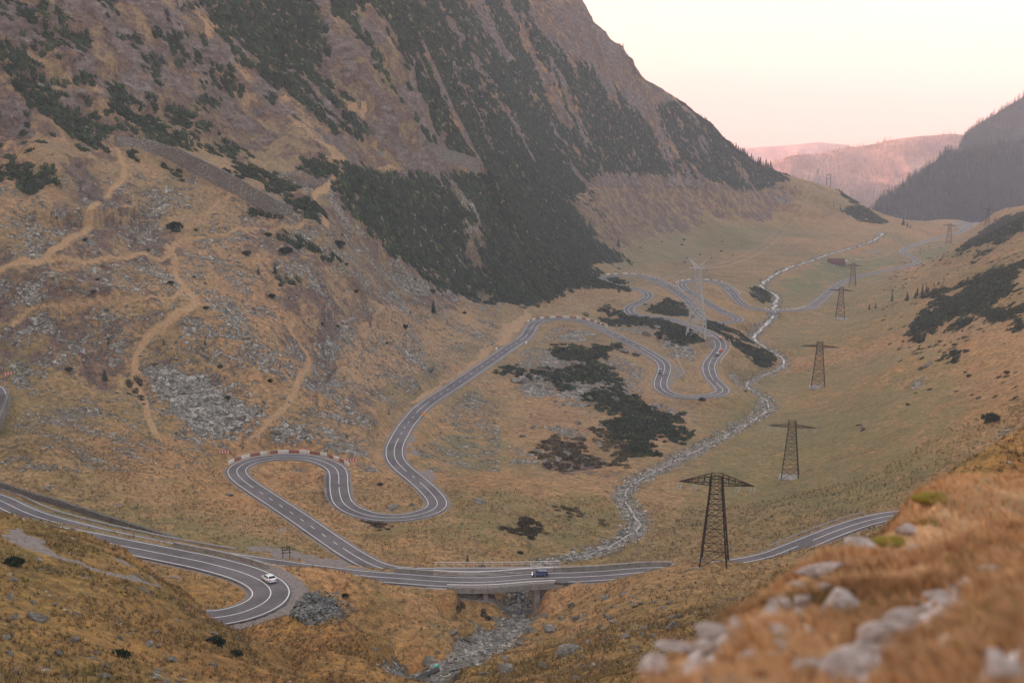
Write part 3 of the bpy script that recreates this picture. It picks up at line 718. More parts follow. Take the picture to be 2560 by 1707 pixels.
# ------------------------------------------------------------------ bridges, walls, barriers
def wall_run(name, C, i0, i1, off, th, z0, z1, mat, parent=None):
    """a wall along a road line: off metres to its left, th thick, from z0 to z1 above the road"""
    t, n = frame(C); V = []; F = []; m = 0
    for i in range(i0, i1 + 1):
        for w, z in ((off - th / 2, z0), (off - th / 2, z1), (off + th / 2, z1), (off + th / 2, z0)):
            V.append((C[i, 0] + n[i, 0] * w, C[i, 1] + n[i, 1] * w, C[i, 2] + z))
        if m:
            a = (m - 1) * 4; b = m * 4
            for j in range(4): F.append((a + j, a + (j + 1) % 4, b + (j + 1) % 4, b + j))
        m += 1
    F.append((0, 3, 2, 1)); e_ = (m - 1) * 4; F.append((e_, e_ + 1, e_ + 2, e_ + 3))
    return link_mesh(name, V, F, mat, parent)
def post_run(name, C, i0, i1, off, step, size, z0, z1, mat, parent=None):
    """single posts along a road line, each an object that shares one mesh"""
    t, n = frame(C); s_ = sl(C); q_ = np.arange(s_[i0], s_[i1], step); out = []; mb = MB(); mb.box((0, 0, (z0 + z1) / 2), (size, size, z1 - z0)); src = mb.build(name, mat)
    for k_, d in enumerate(q_):
        p = [float(np.interp(d, s_, C[:, j])) for j in range(3)]; i = min(int(np.searchsorted(s_, d)), len(C) - 1)
        o = src if k_ == 0 else src.copy()
        if k_: COL.objects.link(o)
        o.location = (p[0] + n[i, 0] * off, p[1] + n[i, 1] * off, p[2]); o.rotation_euler = (0, 0, math.atan2(t[i, 1], t[i, 0])); out.append(o)
        if parent: under(o, parent)
    return out
def under(o, par):  # children are built in world space: keep them there
    o.parent = par; o.matrix_parent_inverse = Matrix.Translation(-Vector(par.location)); return o
CF, CM, CG = RC['F'], RC['M'], RC['G']
def ixF(u):
    x, y, z = ray(u, 1440); return int(np.argmin(np.abs(CF[:, 0] / (CF[:, 1]) - x / y)))
a0, a1 = ixF(1128), ixF(1390); b0, b1 = ixF(1072), ixF(1380)
br = empty('road_bridge', tuple(CF[(a0 + a1) // 2]), 0, 'concrete bridge on stone abutments carrying the near road over the stream', 'bridge')
under(wall_run('deck', CF, b0, a1 + 2, 0.0, 9.6, -1.15, -0.16, MAT_CONC), br)
under(wall_run('kerb', CF, a0, a1, -4.35, .9, -.15, .16, MAT_CONC), br); under(wall_run('kerb', CF, b0, b1, 4.35, .9, -.15, .16, MAT_CONC), br)
for off, i0, i1 in ((-4.55, a0, a1), (4.5, b0, b1)):
    r = under(wall_run('railing', CF, i0, i1, off, .30, .98, 1.16, MAT_RAIL), br)
    post_run('baluster', CF, i0, i1, off, .55, .16, .14, 1.0, MAT_CONC, r)
    l = wall_run('lower_rail', CF, i0, i1, off, .22, .16, .30, MAT_CONC); l.parent = r
def pillar(name, u, off, sx, sy, z1, depth, mat):
    i = ixF(u); t, n = frame(CF); mb = MB(); c = CF[i]
    mb.box((c[0] + n[i, 0] * off, c[1] + n[i, 1] * off, c[2] + z1 - depth / 2), (sx, sy, depth), math.atan2(t[i, 1], t[i, 0])); return under(mb.build(name, mat), br)
pillar('abutment', 1166, 0.4, 6.4, 9.0, -1.1, 10, MAT_MASON); pillar('abutment', 1368, .4, 4.2, 9.0, -1.1, 10, MAT_MASON)
for off in (-3.4, 3.2):
    pillar('pier', 1217, off, 1.25, 1.25, -1.1, 11, MAT_CONC); pillar('pier', 1341, off, 1.5, 1.5, -1.1, 11, MAT_CONC)
wg = MB()
i = ixF(1392); wg.box((CF[i, 0] + 1.2, CF[i, 1] - 4.4, CF[i, 2] - 1.0), (3.6, .7, 3.2)); under(wg.build('wing_wall', MAT_MASON), br)
# the second bridge, a little lower, right behind it
m0, m1 = px_index(CM, 1400, 1428), px_index(CM, 1085, 1430)
m0, m1 = min(m0, m1), max(m0, m1)
b2 = empty('road_bridge', tuple(CM[(m0 + m1) // 2]), 0, 'lower bridge with thin white rail just behind the first bridge', 'bridge')
under(wall_run('deck', CM, m0, m1, 0, 9.0, -1.1, -.16, MAT_CONC), b2)
for off in (-4.3, 4.3):
    r = under(wall_run('railing', CM, m0, m1, off, .12, 1.25, 1.38, MAT_RAIL), b2); post_run('post', CM, m0, m1, off, 2.6, .11, -.1, 1.3, MAT_WHITE, r)
    l = wall_run('mid_rail', CM, m0, m1, off, .08, .7, .77, MAT_WHITE); l.parent = r
for i in (m0 + 2, m1 - 2):
    mb = MB(); t_, n_ = frame(CM); mb.box((CM[i, 0], CM[i, 1], CM[i, 2] - 5.6), (3, 8, 9), math.atan2(t_[i, 1], t_[i, 0])); under(mb.build('abutment', MAT_MASON), b2)

def barrier(name, C, i0, i1, off, h, th, mat, label, cat, group=None, posts=None):
    i0, i1 = min(i0, i1), max(i0, i1)
    t = empty(name, tuple(C[(i0 + i1) // 2]), 0, label, cat, group)
    under(wall_run('coping', C, i0, i1, off, th * 1.5, h - .14, h, MAT_CONC), t); under(wall_run('wall', C, i0, i1, off, th, -.6, h - .14, mat), t); return t
barrier('parapet', CF, ixF(1382), ixF(1672), 4.6, 1.05, .4, MAT_CONC, 'long grey concrete parapet continuing right from the near bridge', 'parapet')
barrier('parapet', CF, ixF(979), ixF(1070), 4.6, .95, .4, MAT_CONC, 'short concrete barrier between the two roads left of the bridges', 'parapet')
g0 = px_index(CG, 390, 1380); g1 = px_index(CG, 612, 1434)
barrier('parapet', CG, g0, g1, 5.3, .75, .38, MAT_CONC, 'low pale concrete beam along the uphill edge above the white car', 'parapet')
# gutter kerb and dark stone wall along the far left road
iA, iB = px_index(CF, -40, 1238), px_index(CF, 560, 1392)
kb = wall_run('gutter_kerb', CF, iA, iB, 6.2, .5, -.4, .28, MAT_CONC); tag(kb, 'pale concrete gutter kerb below the dark stone wall at left', 'kerb')
def ground_wall(name, px, h, th, mat, label, cat, foot=1.2, cap=None, lean=0.0):
    P = [pt(u, v) for u, v in px]; P = catmull(np.array([p for p in P if p]), 2.0)
    if len(P) > 12: P[:, 1] = gsmooth(P[:, 1], 3); P[:, 0] = gsmooth(P[:, 0], 3)
    P[:, 2] = height(P[:, 0], P[:, 1]); t, n = frame(P); V = []; F = []
    if len(P) > 20: P[:, 2] = gsmooth(P[:, 2], 4)
    hv = np.broadcast_to(h, (len(P),)) if np.isscalar(h) else np.interp(np.linspace(0, 1, len(P)), np.linspace(0, 1, len(h)), h)
    hv = hv * (.93 + .14 * vnoise(np.arange(len(P)) * .37, np.zeros(len(P)), 4))
    for i in range(len(P)):
        for w, z, k_ in ((-th / 2, -foot, 0), (-th / 2, hv[i], lean), (th / 2, hv[i], lean), (th / 2, -foot, 0)):
            V.append((P[i, 0] + n[i, 0] * (w + k_), P[i, 1] + n[i, 1] * (w + k_), P[i, 2] + z))
        if i:
            a = (i - 1) * 4; b = i * 4
            for j in range(4): F.append((a + j, a + (j + 1) % 4, b + (j + 1) % 4, b + j))
    F.append((0, 3, 2, 1)); e_ = (len(P) - 1) * 4; F.append((e_, e_ + 1, e_ + 2, e_ + 3))
    return tag(link_mesh(name, V, F, mat), label, cat)
ground_wall('stone_wall', [(289,364),(330,366),(365,372),(439,408),(500,440),(548,466),(600,492),(651,520),(690,536),(733,545)], [4.2, 5.2, 6.5, 7.8, 8.2, 8.0, 7.2, 5.0], 1.4, MAT_WALL, 'long grey stone avalanche wall slanting across the left slope', 'wall', 2.5)
ground_wall('stone_wall', [(1064,360),(1085,382),(1108,396),(1140,408),(1170,418),(1198,431)], [2, 5, 7.0, 7.6, 8, 8.4], 1.4, MAT_WALL, 'short grey stone wall in the dark pines on the mountainside', 'wall', 2.5)
ground_wall('stone_wall', [(-60,1196),(0,1219),(60,1241),(150,1264),(250,1297),(330,1318),(400,1337),(450,1348)], [1.9, 1.9, 1.8, 1.6, 1.4, 1.0, .5], .9, MAT_MASON, 'low dark stone retaining wall above the road at far left', 'wall')
ground_wall('stone_wall', [(814,1186),(811,1215),(812,1240),(818,1256)], [.8, 1.2, 1.2, .7], .8, MAT_WALL, 'short rubble wall on the inside of the second hairpin', 'wall')
ground_wall('stone_wall', [(18,985),(20,1010),(10,1040),(0,1075),(-20,1100)], [1.5, 3.2, 3.6, 3.0], .9, MAT_WALL, 'pale retaining wall under the bend at the left edge', 'wall')

def blocks(C, i0, i1, off, L, gap, label, h=.85, red=True):
    i0, i1 = min(i0, i1), max(i0, i1); s_ = sl(C); t, n = frame(C)
    root = empty('guard_parapet', tuple(C[(i0 + i1) // 2]), 0, label, 'parapet', 'guard parapets on the bends')
    d = s_[i0]; k_ = 0
    while d + L < s_[i1]:
        j0 = int(np.searchsorted(s_, d)); j1 = max(j0 + 1, int(np.searchsorted(s_, d + L)))
        nm, mt = ('white_block', MAT_WHITE) if k_ % 2 == 0 else ('red_block', MAT_RED)
        if k_ % 2 == 0 or red: under(wall_run(nm, C, j0, min(j1, len(C) - 1), off, .45, -.5, h + (.0 if k_ % 2 else .04), mt), root)
        d += L + gap; k_ += 1
    return root
blocks(CM, px_index(CM, 606, 1161), px_index(CM, 842, 1172), 5.2, 2.7, .12, 'red and white striped parapet round the near left hairpin')
blocks(CM, px_index(CM, 1340, 806), px_index(CM, 1500, 819), 5.0, 2.7, .12, 'red and white striped parapet round the middle bend below the pines', .75)
blocks(CM, px_index(CM, 1530, 689), px_index(CM, 1693, 730), 5.0, 2.5, .15, 'white block parapet on the upper far loop left of the silver pylon', .8, False)
blocks(CM, px_index(CM, 1705, 708), px_index(CM, 1836, 738), 5.0, 2.5, .15, 'white block parapet on the far loop behind the silver pylon', .8, False)
blocks(CM, px_index(CM, 1905, 776), px_index(CM, 2030, 764), 4.8, 2.5, .15, 'white block parapet where the far road crosses the stream', .8, False)
for (u, v, off, lab) in ((1262, 876, 4.9, 'white guard stone on the uphill side of the long straight'), (1290, 858, -5.0, 'white guard stone on the downhill side of the long straight')):
    i = px_index(CM, u, v); st = wall_run('guard_stone', CM, i, i + 3, off, .6, -.5, .9, MAT_WHITE); tag(st, lab, 'guard stone')
def guardrail(C, i0, i1, off, label, mat=MAT_STEELW, z=.75):
    i0, i1 = min(i0, i1), max(i0, i1); r = empty('guardrail', tuple(C[(i0 + i1) // 2]), 0, label, 'guardrail')
    under(wall_run('rail', C, i0, i1, off, .10, z - .32, z, mat), r); post_run('post', C, i0, i1, off - .1, 4.0, .14, -.6, z, mat, r); return r
guardrail(CM, px_index(CM, 1117, 975), px_index(CM, 1286, 861), -4.6, 'steel guardrail on the downhill side of the long straight')
guardrail(CM, px_index(CM, 1774, 905), px_index(CM, 1797, 850), -5.6, 'pale guardrail round the bend where the red cars drive', MAT_WHITE, .9)
guardrail(CM, px_index(CM, 2186, 1299), px_index(CM, 1960, 1380), -4.8, 'steel guardrail on the road at right behind the grassy hump')
# post and wire fence in the grass loop
P = [pt(u, v) for u, v in ((1692, 897), (1700, 915), (1711, 935), (1696, 947))]
fr = empty('fence', P[1], 0, 'bent post fence in the grass inside the right hairpin', 'fence'); wb = MB()
for a, b in zip(P[:-1], P[1:]):
    a, b = Vector(a), Vector(b); m_ = max(2, int((b - a).length / 3))
    for j in range(m_):
        c = a.lerp(b, j / m_); mb = MB(); mb.bar(c, c + Vector((0, 0, 1.2)), .12); under(mb.build('post', MAT_WIRE), fr)
    mb = MB(); mb.bar(a + Vector((0, 0, 1.1)), b + Vector((0, 0, 1.1)), .08); under(mb.build('rail', MAT_WIRE), fr); mb = MB(); mb.bar(a + Vector((0, 0, .6)), b + Vector((0, 0, .6)), .06); under(mb.build('rail', MAT_WIRE), fr)

# signs ------------------------------------------------------------
MAT_SIGNRED = simple('sign_red', (.45, .05, .04), .5, .1)
MAT_SIGNWHITE = simple('sign_white', (.75, .70, .66), .5, .1)
MAT_ORANGE = simple('sign_orange', (.95, .30, .02), .5, .05)
def chevron_sign(u, v, dirn, lab, n=4, h=1.0):
    p = pt(u, v); 
    if not p: return
    r = empty('chevron_sign', p, math.atan2(-p[0], p[1]) * 1.0, lab, 'road sign', 'red and white chevron bend signs')
    W = .95 * n
    mb = MB(); mb.box((0, 0, 1.15 + h / 2), (W, .06, h)); mb.build('board', MAT_SIGNRED, r)
    for s in (-.35, .35): mb = MB(); mb.bar((s * W, .05, -.4), (s * W, .05, 1.6), .09); mb.build('post', MAT_STEELW, r)
    mb = MB()
    for k_ in range(n):
        x0 = -W / 2 + (k_ + .25) * W / n; w_ = .30; q_ = .28 * dirn; c0 = x0 + .12; zc = 1.15 + h / 2
        for sg in (-1, 1):
            mb.add([(c0 - q_ / 2 + q_, -.045, zc), (c0 - q_ / 2 + q_ + w_, -.045, zc), (c0 - q_ / 2 + w_, -.045, zc + sg * h * .46), (c0 - q_ / 2, -.045, zc + sg * h * .46)], [(0, 1, 2, 3) if sg > 0 else (3, 2, 1, 0)])
    mb.build('chevrons', MAT_SIGNWHITE, r)
chevron_sign(560, 1141, 1, 'chevron sign on the left of the near hairpin parapet')
chevron_sign(880, 1161, -1, 'chevron sign on the right of the near hairpin parapet')
chevron_sign(21, 944, -1, 'small chevron sign above the bend at the left edge', 3)
p = pt(1060, 1040); r = empty('orange_board', p, 0, 'bright orange square warning board beside the long straight', 'road sign')
mb = MB(); mb.box((0, 0, 1.1), (1.35, .08, 1.25)); mb.build('board', MAT_ORANGE, r)
for sx in (-.4, .4): mb = MB(); mb.bar((sx, .06, -.3), (sx, .06, .6), .08); mb.build('post', MAT_STEELW, r)
for (u, v, lab) in ((716, 1395, 'bare grey direction sign frame on the gravel lay-by'),):
    p = pt(u, v); r = empty('sign_frame', p, .2, lab, 'sign frame'); mb = MB()
    for x in (-.9, .9): mb.bar((x, 0, -.3), (x, 0, 3.2), .14)
    for z in (1.5, 2.3, 3.1): mb.bar((-1.3, 0, z), (1.3, 0, z), .16)
    mb.bar((-.9, 0, 1.5), (.9, 0, 3.1), .1); mb.build('lattice', MAT_RUST, r)
# ------------------------------------------------------------------ pylons and wires
def lattice(mb, levels, wleg, wbr, sx=1.0):
    """levels: (height, half width) from foot to top; X bracing on all four faces"""
    cor = ((-1, -1), (1, -1), (1, 1), (-1, 1))
    for (z0, a0_), (z1, a1_) in zip(levels[:-1], levels[1:]):
        for c in cor: mb.bar((c[0] * a0_, c[1] * a0_ * sx, z0), (c[0] * a1_, c[1] * a1_ * sx, z1), wleg)
        for i_ in range(4):
            c, d = cor[i_], cor[(i_ + 1) % 4]
            A = Vector((c[0] * a0_, c[1] * a0_ * sx, z0)); B = Vector((d[0] * a0_, d[1] * a0_ * sx, z0)); Cc = Vector((c[0] * a1_, c[1] * a1_ * sx, z1)); D_ = Vector((d[0] * a1_, d[1] * a1_ * sx, z1))
            mb.bar(A, D_, wbr); mb.bar(B, Cc, wbr); mb.bar(Cc, D_, wbr)
            f = a0_ / (a0_ + a1_); X = A.lerp(D_, f); zz = X.z
            mb.bar(A.lerp(Cc, f), B.lerp(D_, f), wbr * .7)
def rust_pylon(loc, H, yaw, label, plinth=True, mat=None, detail=1.0, armh=2.2):
    mat = mat or MAT_RUST; s = H / 24.0
    r = empty('lattice_pylon', loc, yaw, label, 'pylon', 'old lattice pylons striding down the valley')
    mb = MB(); a = lambda z: (3.45 + (1.55 - 3.45) * min(z / 20.5, 1))
    lv = [(z, a(z)) for z in (0, 4.6, 8.6, 12.2, 15.4, 18.2, 20.5)]
    lattice(mb, [(z * s, w * s) for z, w in lv], .33 * s * detail, .12 * s * detail)
    mb.build('tower', mat, r)
    mb = MB(); lattice(mb, [(20.5 * s, 1.55 * s), (22.4 * s, 1.5 * s), (24 * s, 1.45 * s)], .31 * s * detail, .12 * s * detail); mb.build('tower_head', mat, r)
    mb = MB(); L = 9.4 * s; z0, z1 = 21.5 * s, (21.5 + armh) * s; w = 1.5 * s; n = 5
    for sg in (-1, 1):
        tip = Vector((sg * L, 0, z0 + .1 * s))
        for fy in (-1, 1):
            b0_ = Vector((sg * w, fy * w * .9, z0)); t0_ = Vector((sg * w, fy * w * .9, z1)); mb.bar(b0_, tip, .17 * s * detail); mb.bar(t0_, tip, .22 * s * detail)
            pb, pt_ = b0_, t0_
            for i_ in range(1, n):
                q0, q1 = b0_.lerp(tip, i_ / n), t0_.lerp(tip, i_ / n); mb.bar(q0, q1, .12 * s * detail); mb.bar(pb, q1, .12 * s * detail); pb, pt_ = q0, q1
        for i_ in range(1, n):
            A = Vector((sg * w, -w * .9, z0)).lerp(tip, i_ / n); B = Vector((sg * w, w * .9, z0)).lerp(tip, i_ / n); mb.bar(A, B, .12 * s * detail)
            A = Vector((sg * w, -w * .9, z0)).lerp(tip, (i_ - 1) / n); mb.bar(A, B, .10 * s * detail)
    mb.build('crossarm', mat, r)
    for x in (-9.2, -5.4, 5.4, 9.2):
        ib = MB()
        for q_ in (-.45, .45):
            for j in range(6):
                z = (21.1 - .27 * j - (.1 if abs(x) < 6 else 0)) * s; ib.bar((x * s + q_ * s - .07 * j * s, 0, z), (x * s + q_ * s - .07 * j * s, 0, z - .12 * s), .34 * s, .22 * s, 6)
            ib.bar((x * s + q_ * s, 0, 21.3 * s), (x * s + q_ * s - .45 * s, 0, 19.3 * s), .05 * s)
        ib.build('insulator', MAT_GLASSINS, r)
    if plinth:
        mb = MB(); mb.box((.6 * s, .2 * s, -.9), (10.2 * s, 8.2 * s, 2.4)); mb.build('plinth', MAT_CONC, r)
    else:
        for c in ((-1, -1), (1, -1), (1, 1), (-1, 1)):
            mb = MB(); mb.box((c[0] * 3.5 * s, c[1] * 3.5 * s, -.7), (1.1, 1.1, 2.0)); mb.build('footing', MAT_CONC, r)
    return r
def place_pylon(u, vb, vt, d=None):
    """ground point under the pixel and the height that puts the top at vt"""
    p = pt(u, vb); x, y, z = ray(u, vt); yy = p[1]; return p, z / y * yy - p[2]
PYL = [(1785,1411,1186,'nearest dark lattice pylon standing on grass right of the bridge',False), (1975,1194,1052,'second rusty pylon on a concrete plinth beside the stream',True), (2045,969,855,'third rusty pylon halfway up the valley',True),
       (2100,797,718,'fourth pylon on a plinth below the spruce trees',True), (2131,716,658,'fifth pylon standing over the far road near the red barn',False), (2372,609,559,'sixth faint pylon beside the far meadow',False), (2468,562,520,'farthest faint pylon on the lip of the valley',False)]
for i_, (u, vb, vt, lab, pl) in enumerate(PYL):
    p, H = place_pylon(u, vb, vt); rust_pylon(p, max(H, 12), -.22 if i_ < 4 else -.3, lab, pl, None, 1.0 if i_ < 1 else .95, 2.3 if i_ == 0 else .75)

def silver_pylon(loc, H, yaw, label, base=True, mat=MAT_STEELW, foot=(5.2, 1.5)):
    s = H / 42.0; r = empty('silver_pylon', loc, yaw, label, 'pylon', 'tall silver pylons with forked heads')
    f0, f1 = foot; a = lambda z: f0 + (f1 - f0) * min(z / 30, 1)
    mb = MB(); lv = [(z, a(z)) for z in (0, 7, 13, 18.5, 23, 27, 30)]; lattice(mb, [(z * s, w * s) for z, w in lv], .50 * s, .20 * s)
    mb.build('tower', mat, r)
    mb = MB(); lattice(mb, [(30 * s, 1.5 * s), (34 * s, 1.55 * s), (37.5 * s, 1.6 * s)], .46 * s, .2 * s); mb.build('tower_head', mat, r)
    mb = MB()
    for sg in (-1, 1):
        for fy in (-1, 1):
            mb.bar((sg * 1.2 * s, fy * 1.3 * s, 37.5 * s), (sg * 4.3 * s, fy * .3 * s, 42 * s), .42 * s); mb.bar((sg * .2 * s, fy * 1.3 * s, 38.5 * s), (sg * 4.1 * s, fy * .3 * s, 41.8 * s), .24 * s)
        for j in range(4):
            t_ = (j + 1) / 5; mb.bar((sg * (1.2 + 3.1 * t_) * s, -1.2 * (1 - t_) * s, (37.5 + 4.5 * t_) * s), (sg * (1.2 + 3.1 * t_) * s, 1.2 * (1 - t_) * s, (37.5 + 4.5 * t_) * s), .14 * s)
        mb.bar((sg * 4.3 * s, 0, 42 * s), (sg * 5.2 * s, 0, 42.3 * s), .4 * s)
    mb.build('fork', mat, r)
    mb = MB(); mb.bar((-4.6 * s, 0, 37.4 * s), (4.6 * s, 0, 37.4 * s), .55 * s); mb.bar((-3.2 * s, 1.3 * s, 37.6 * s), (3.2 * s, 1.3 * s, 37.6 * s), .3 * s); mb.bar((-3.2 * s, -1.3 * s, 37.6 * s), (3.2 * s, -1.3 * s, 37.6 * s), .3 * s); mb.build('crossarm', mat, r)
    for x in (-4.5, 4.5):
        ib = MB(); ib.bar((x * s, 0, 37.2 * s), (x * s * 1.08, -1.6 * s, 36.6 * s), .35 * s); ib.build('insulator', MAT_RUST if x > 0 else MAT_STEELW, r)
    if base:
        q_ = pt(1774, 868); mb = MB(); mb.box((q_[0], q_[1], q_[2] + 2.2), (3.6, 3.4, 8.4), yaw); cf = under(mb.build('concrete_footing', MAT_CONC), r); cf.matrix_parent_inverse = (Matrix.Translation(Vector(loc)) @ Matrix.Rotation(yaw, 4, 'Z')).inverted()
    return r
p, H = place_pylon(1741, 842, 650)
SILV = p; SILH = H
silver_pylon(p, H, -.25, 'tall silver pylon with forked head standing before the winding road')
p2, H2 = place_pylon(2043, 468, 418)
silver_pylon(p2, H2, -.2, 'faint forked pylon on the distant grassy knoll', False, MAT_STEELW, (4.6, 1.5))
p3 = pt(2071, 465); x_, y_, z_ = ray(2071, 437); Hh = z_ / y_ * p3[1] - p3[2]
mb = MB()
for s_ in (-1, 1): mb.bar((s_ * 2.6, 0, -1), (s_ * 2.6, 0, Hh), .55)
for f in (.68, 1.0): mb.bar((-3.2, 0, Hh * f), (3.2, 0, Hh * f), .5)
hf = mb.build('pole_frame', MAT_RUST); hf.location = p3; tag(hf, 'two legged wooden pole frame on the distant grassy knoll', 'pylon')

def wire(a, b, sag, rad, label):
    a, b = Vector(a), Vector(b); mb = MB(); n = 40; prev = a
    for i_ in range(1, n + 1):
        t_ = i_ / n; c = a.lerp(b, t_) - Vector((0, 0, sag * 4 * t_ * (1 - t_))); mb.bar(prev, c, rad * 2, n=3); prev = c
    return tag(mb.build('power_line', MAT_WIRE), label, 'power line', 'wires hung from the silver pylons')
hd_ = Vector(p); 
for dx, lab in ((-4.6, 'outer pale wire running from the silver pylon to the knoll'), (4.6, 'inner pale wire running from the silver pylon to the knoll')):
    wire((SILV[0] + dx, SILV[1], SILV[2] + SILH * .89), (p2[0] + dx * .8, p2[1], p2[2] + H2 * .89), 30, .045, lab)
for i_, (dx, vv, lab) in enumerate(((-4.8, 640, 'upper pale wire crossing the left slope toward the silver pylon'), (-3.6, 700, 'lower pale wire crossing the left slope toward the silver pylon'))):
    wire((SILV[0] + dx, SILV[1], SILV[2] + SILH * .89 - i_ * 2), P_d(-260, vv, 470), 32, .028, lab)

# ------------------------------------------------------------------ barn
MAT_BARNROOF = simple('rusty_red_roof', (.115, .045, .040), .8, .25, .5); MAT_BARNWALL = simple('weathered_boards', (.20, .17, .155), .9, .2, .6); MAT_PALE = simple('pale_sheet', (.46, .42, .38), .7, .15, .5)
p = pt(2090, 661); r = empty('barn', p, -.08, 'long low barn with dark red roof on the far meadow', 'barn')
mb = MB(); mb.box((0, 0, .6), (16.5, 7.2, 4.0)); mb.build('wall', MAT_BARNWALL, r)
mb = MB(); A = [(-8.8, -4.6, 2.0), (8.8, -4.6, 2.0), (8.2, 0, 6.0), (-8.2, 0, 6.0), (-8.8, 4.6, 2.0), (8.8, 4.6, 2.0)]
mb.add(A + [(x, y, z - .25) for x, y, z in A], [(0, 1, 2, 3), (3, 2, 5, 4), (7, 6, 9, 8), (8, 9, 10, 11), (0, 6, 7, 1), (4, 5, 11, 10), (0, 3, 9, 6), (3, 4, 10, 9), (1, 7, 8, 2), (2, 8, 11, 5)]); mb.build('roof', MAT_BARNROOF, r)
mb = MB(); mb.box((10.2, 2.0, 1.2), (4.2, 5.0, 3.4)); mb.add([(8.0, -1.2, 3.6), (12.6, -1.2, 2.6), (12.6, 5.0, 2.6), (8.0, 5.0, 4.4), (8.0, -1.2, 3.4), (12.6, -1.2, 2.4), (12.6, 5.0, 2.4), (8.0, 5.0, 4.2)], [(0, 1, 2, 3), (7, 6, 5, 4), (0, 4, 5, 1), (1, 5, 6, 2), (2, 6, 7, 3), (3, 7, 4, 0)]); mb.build('lean_to', MAT_PALE, r)
for u, v, w, lab in ((2140, 650, 20, 'long pale sheet lying in the meadow right of the barn'), (2085, 664, 5, 'small white heap before the barn')):
    q = pt(u, v); mb = MB(); mb.box((0, 0, .3), (w * .42, 1.6, .9), .1); o = mb.build('pale_heap', MAT_PALE); o.location = q; tag(o, lab, 'heap')

# ------------------------------------------------------------------ cars
def paint(name, c, coat=.6):
    k = NT(name); k.color(c); k.b.inputs['Roughness'].default_value = .35; k.b.inputs['Specular IOR Level'].default_value = .5; k.b.inputs['Coat Weight'].default_value = coat; return k.m
MAT_CGLASS = simple('car_glass', (.012, .014, .016), .12, .05, 1, 0, .5); MAT_TYRE = simple('tyre', (.018, .018, .018), .85, .1, 5); MAT_RIM = simple('alloy_rim', (.42, .42, .42), .35, .1, 5, .7)
MAT_LAMP = simple('headlight', (.85, .84, .80), .2, .05, 3, 0, .5); MAT_TAIL = simple('tail_light', (.45, .05, .04), .3, .05, 3); MAT_PLATE = simple('number_plate', (.6, .58, .55), .5, .05, 3); MAT_TRIM = simple('black_trim', (.02, .02, .02), .6, .1, 3)
k = NT('lit_headlamp'); k.color((1, .95, .85)); k.b.inputs['Emission Color'].default_value = (1, .93, .8, 1); k.b.inputs['Emission Strength'].default_value = .12; MAT_LIT = k.m
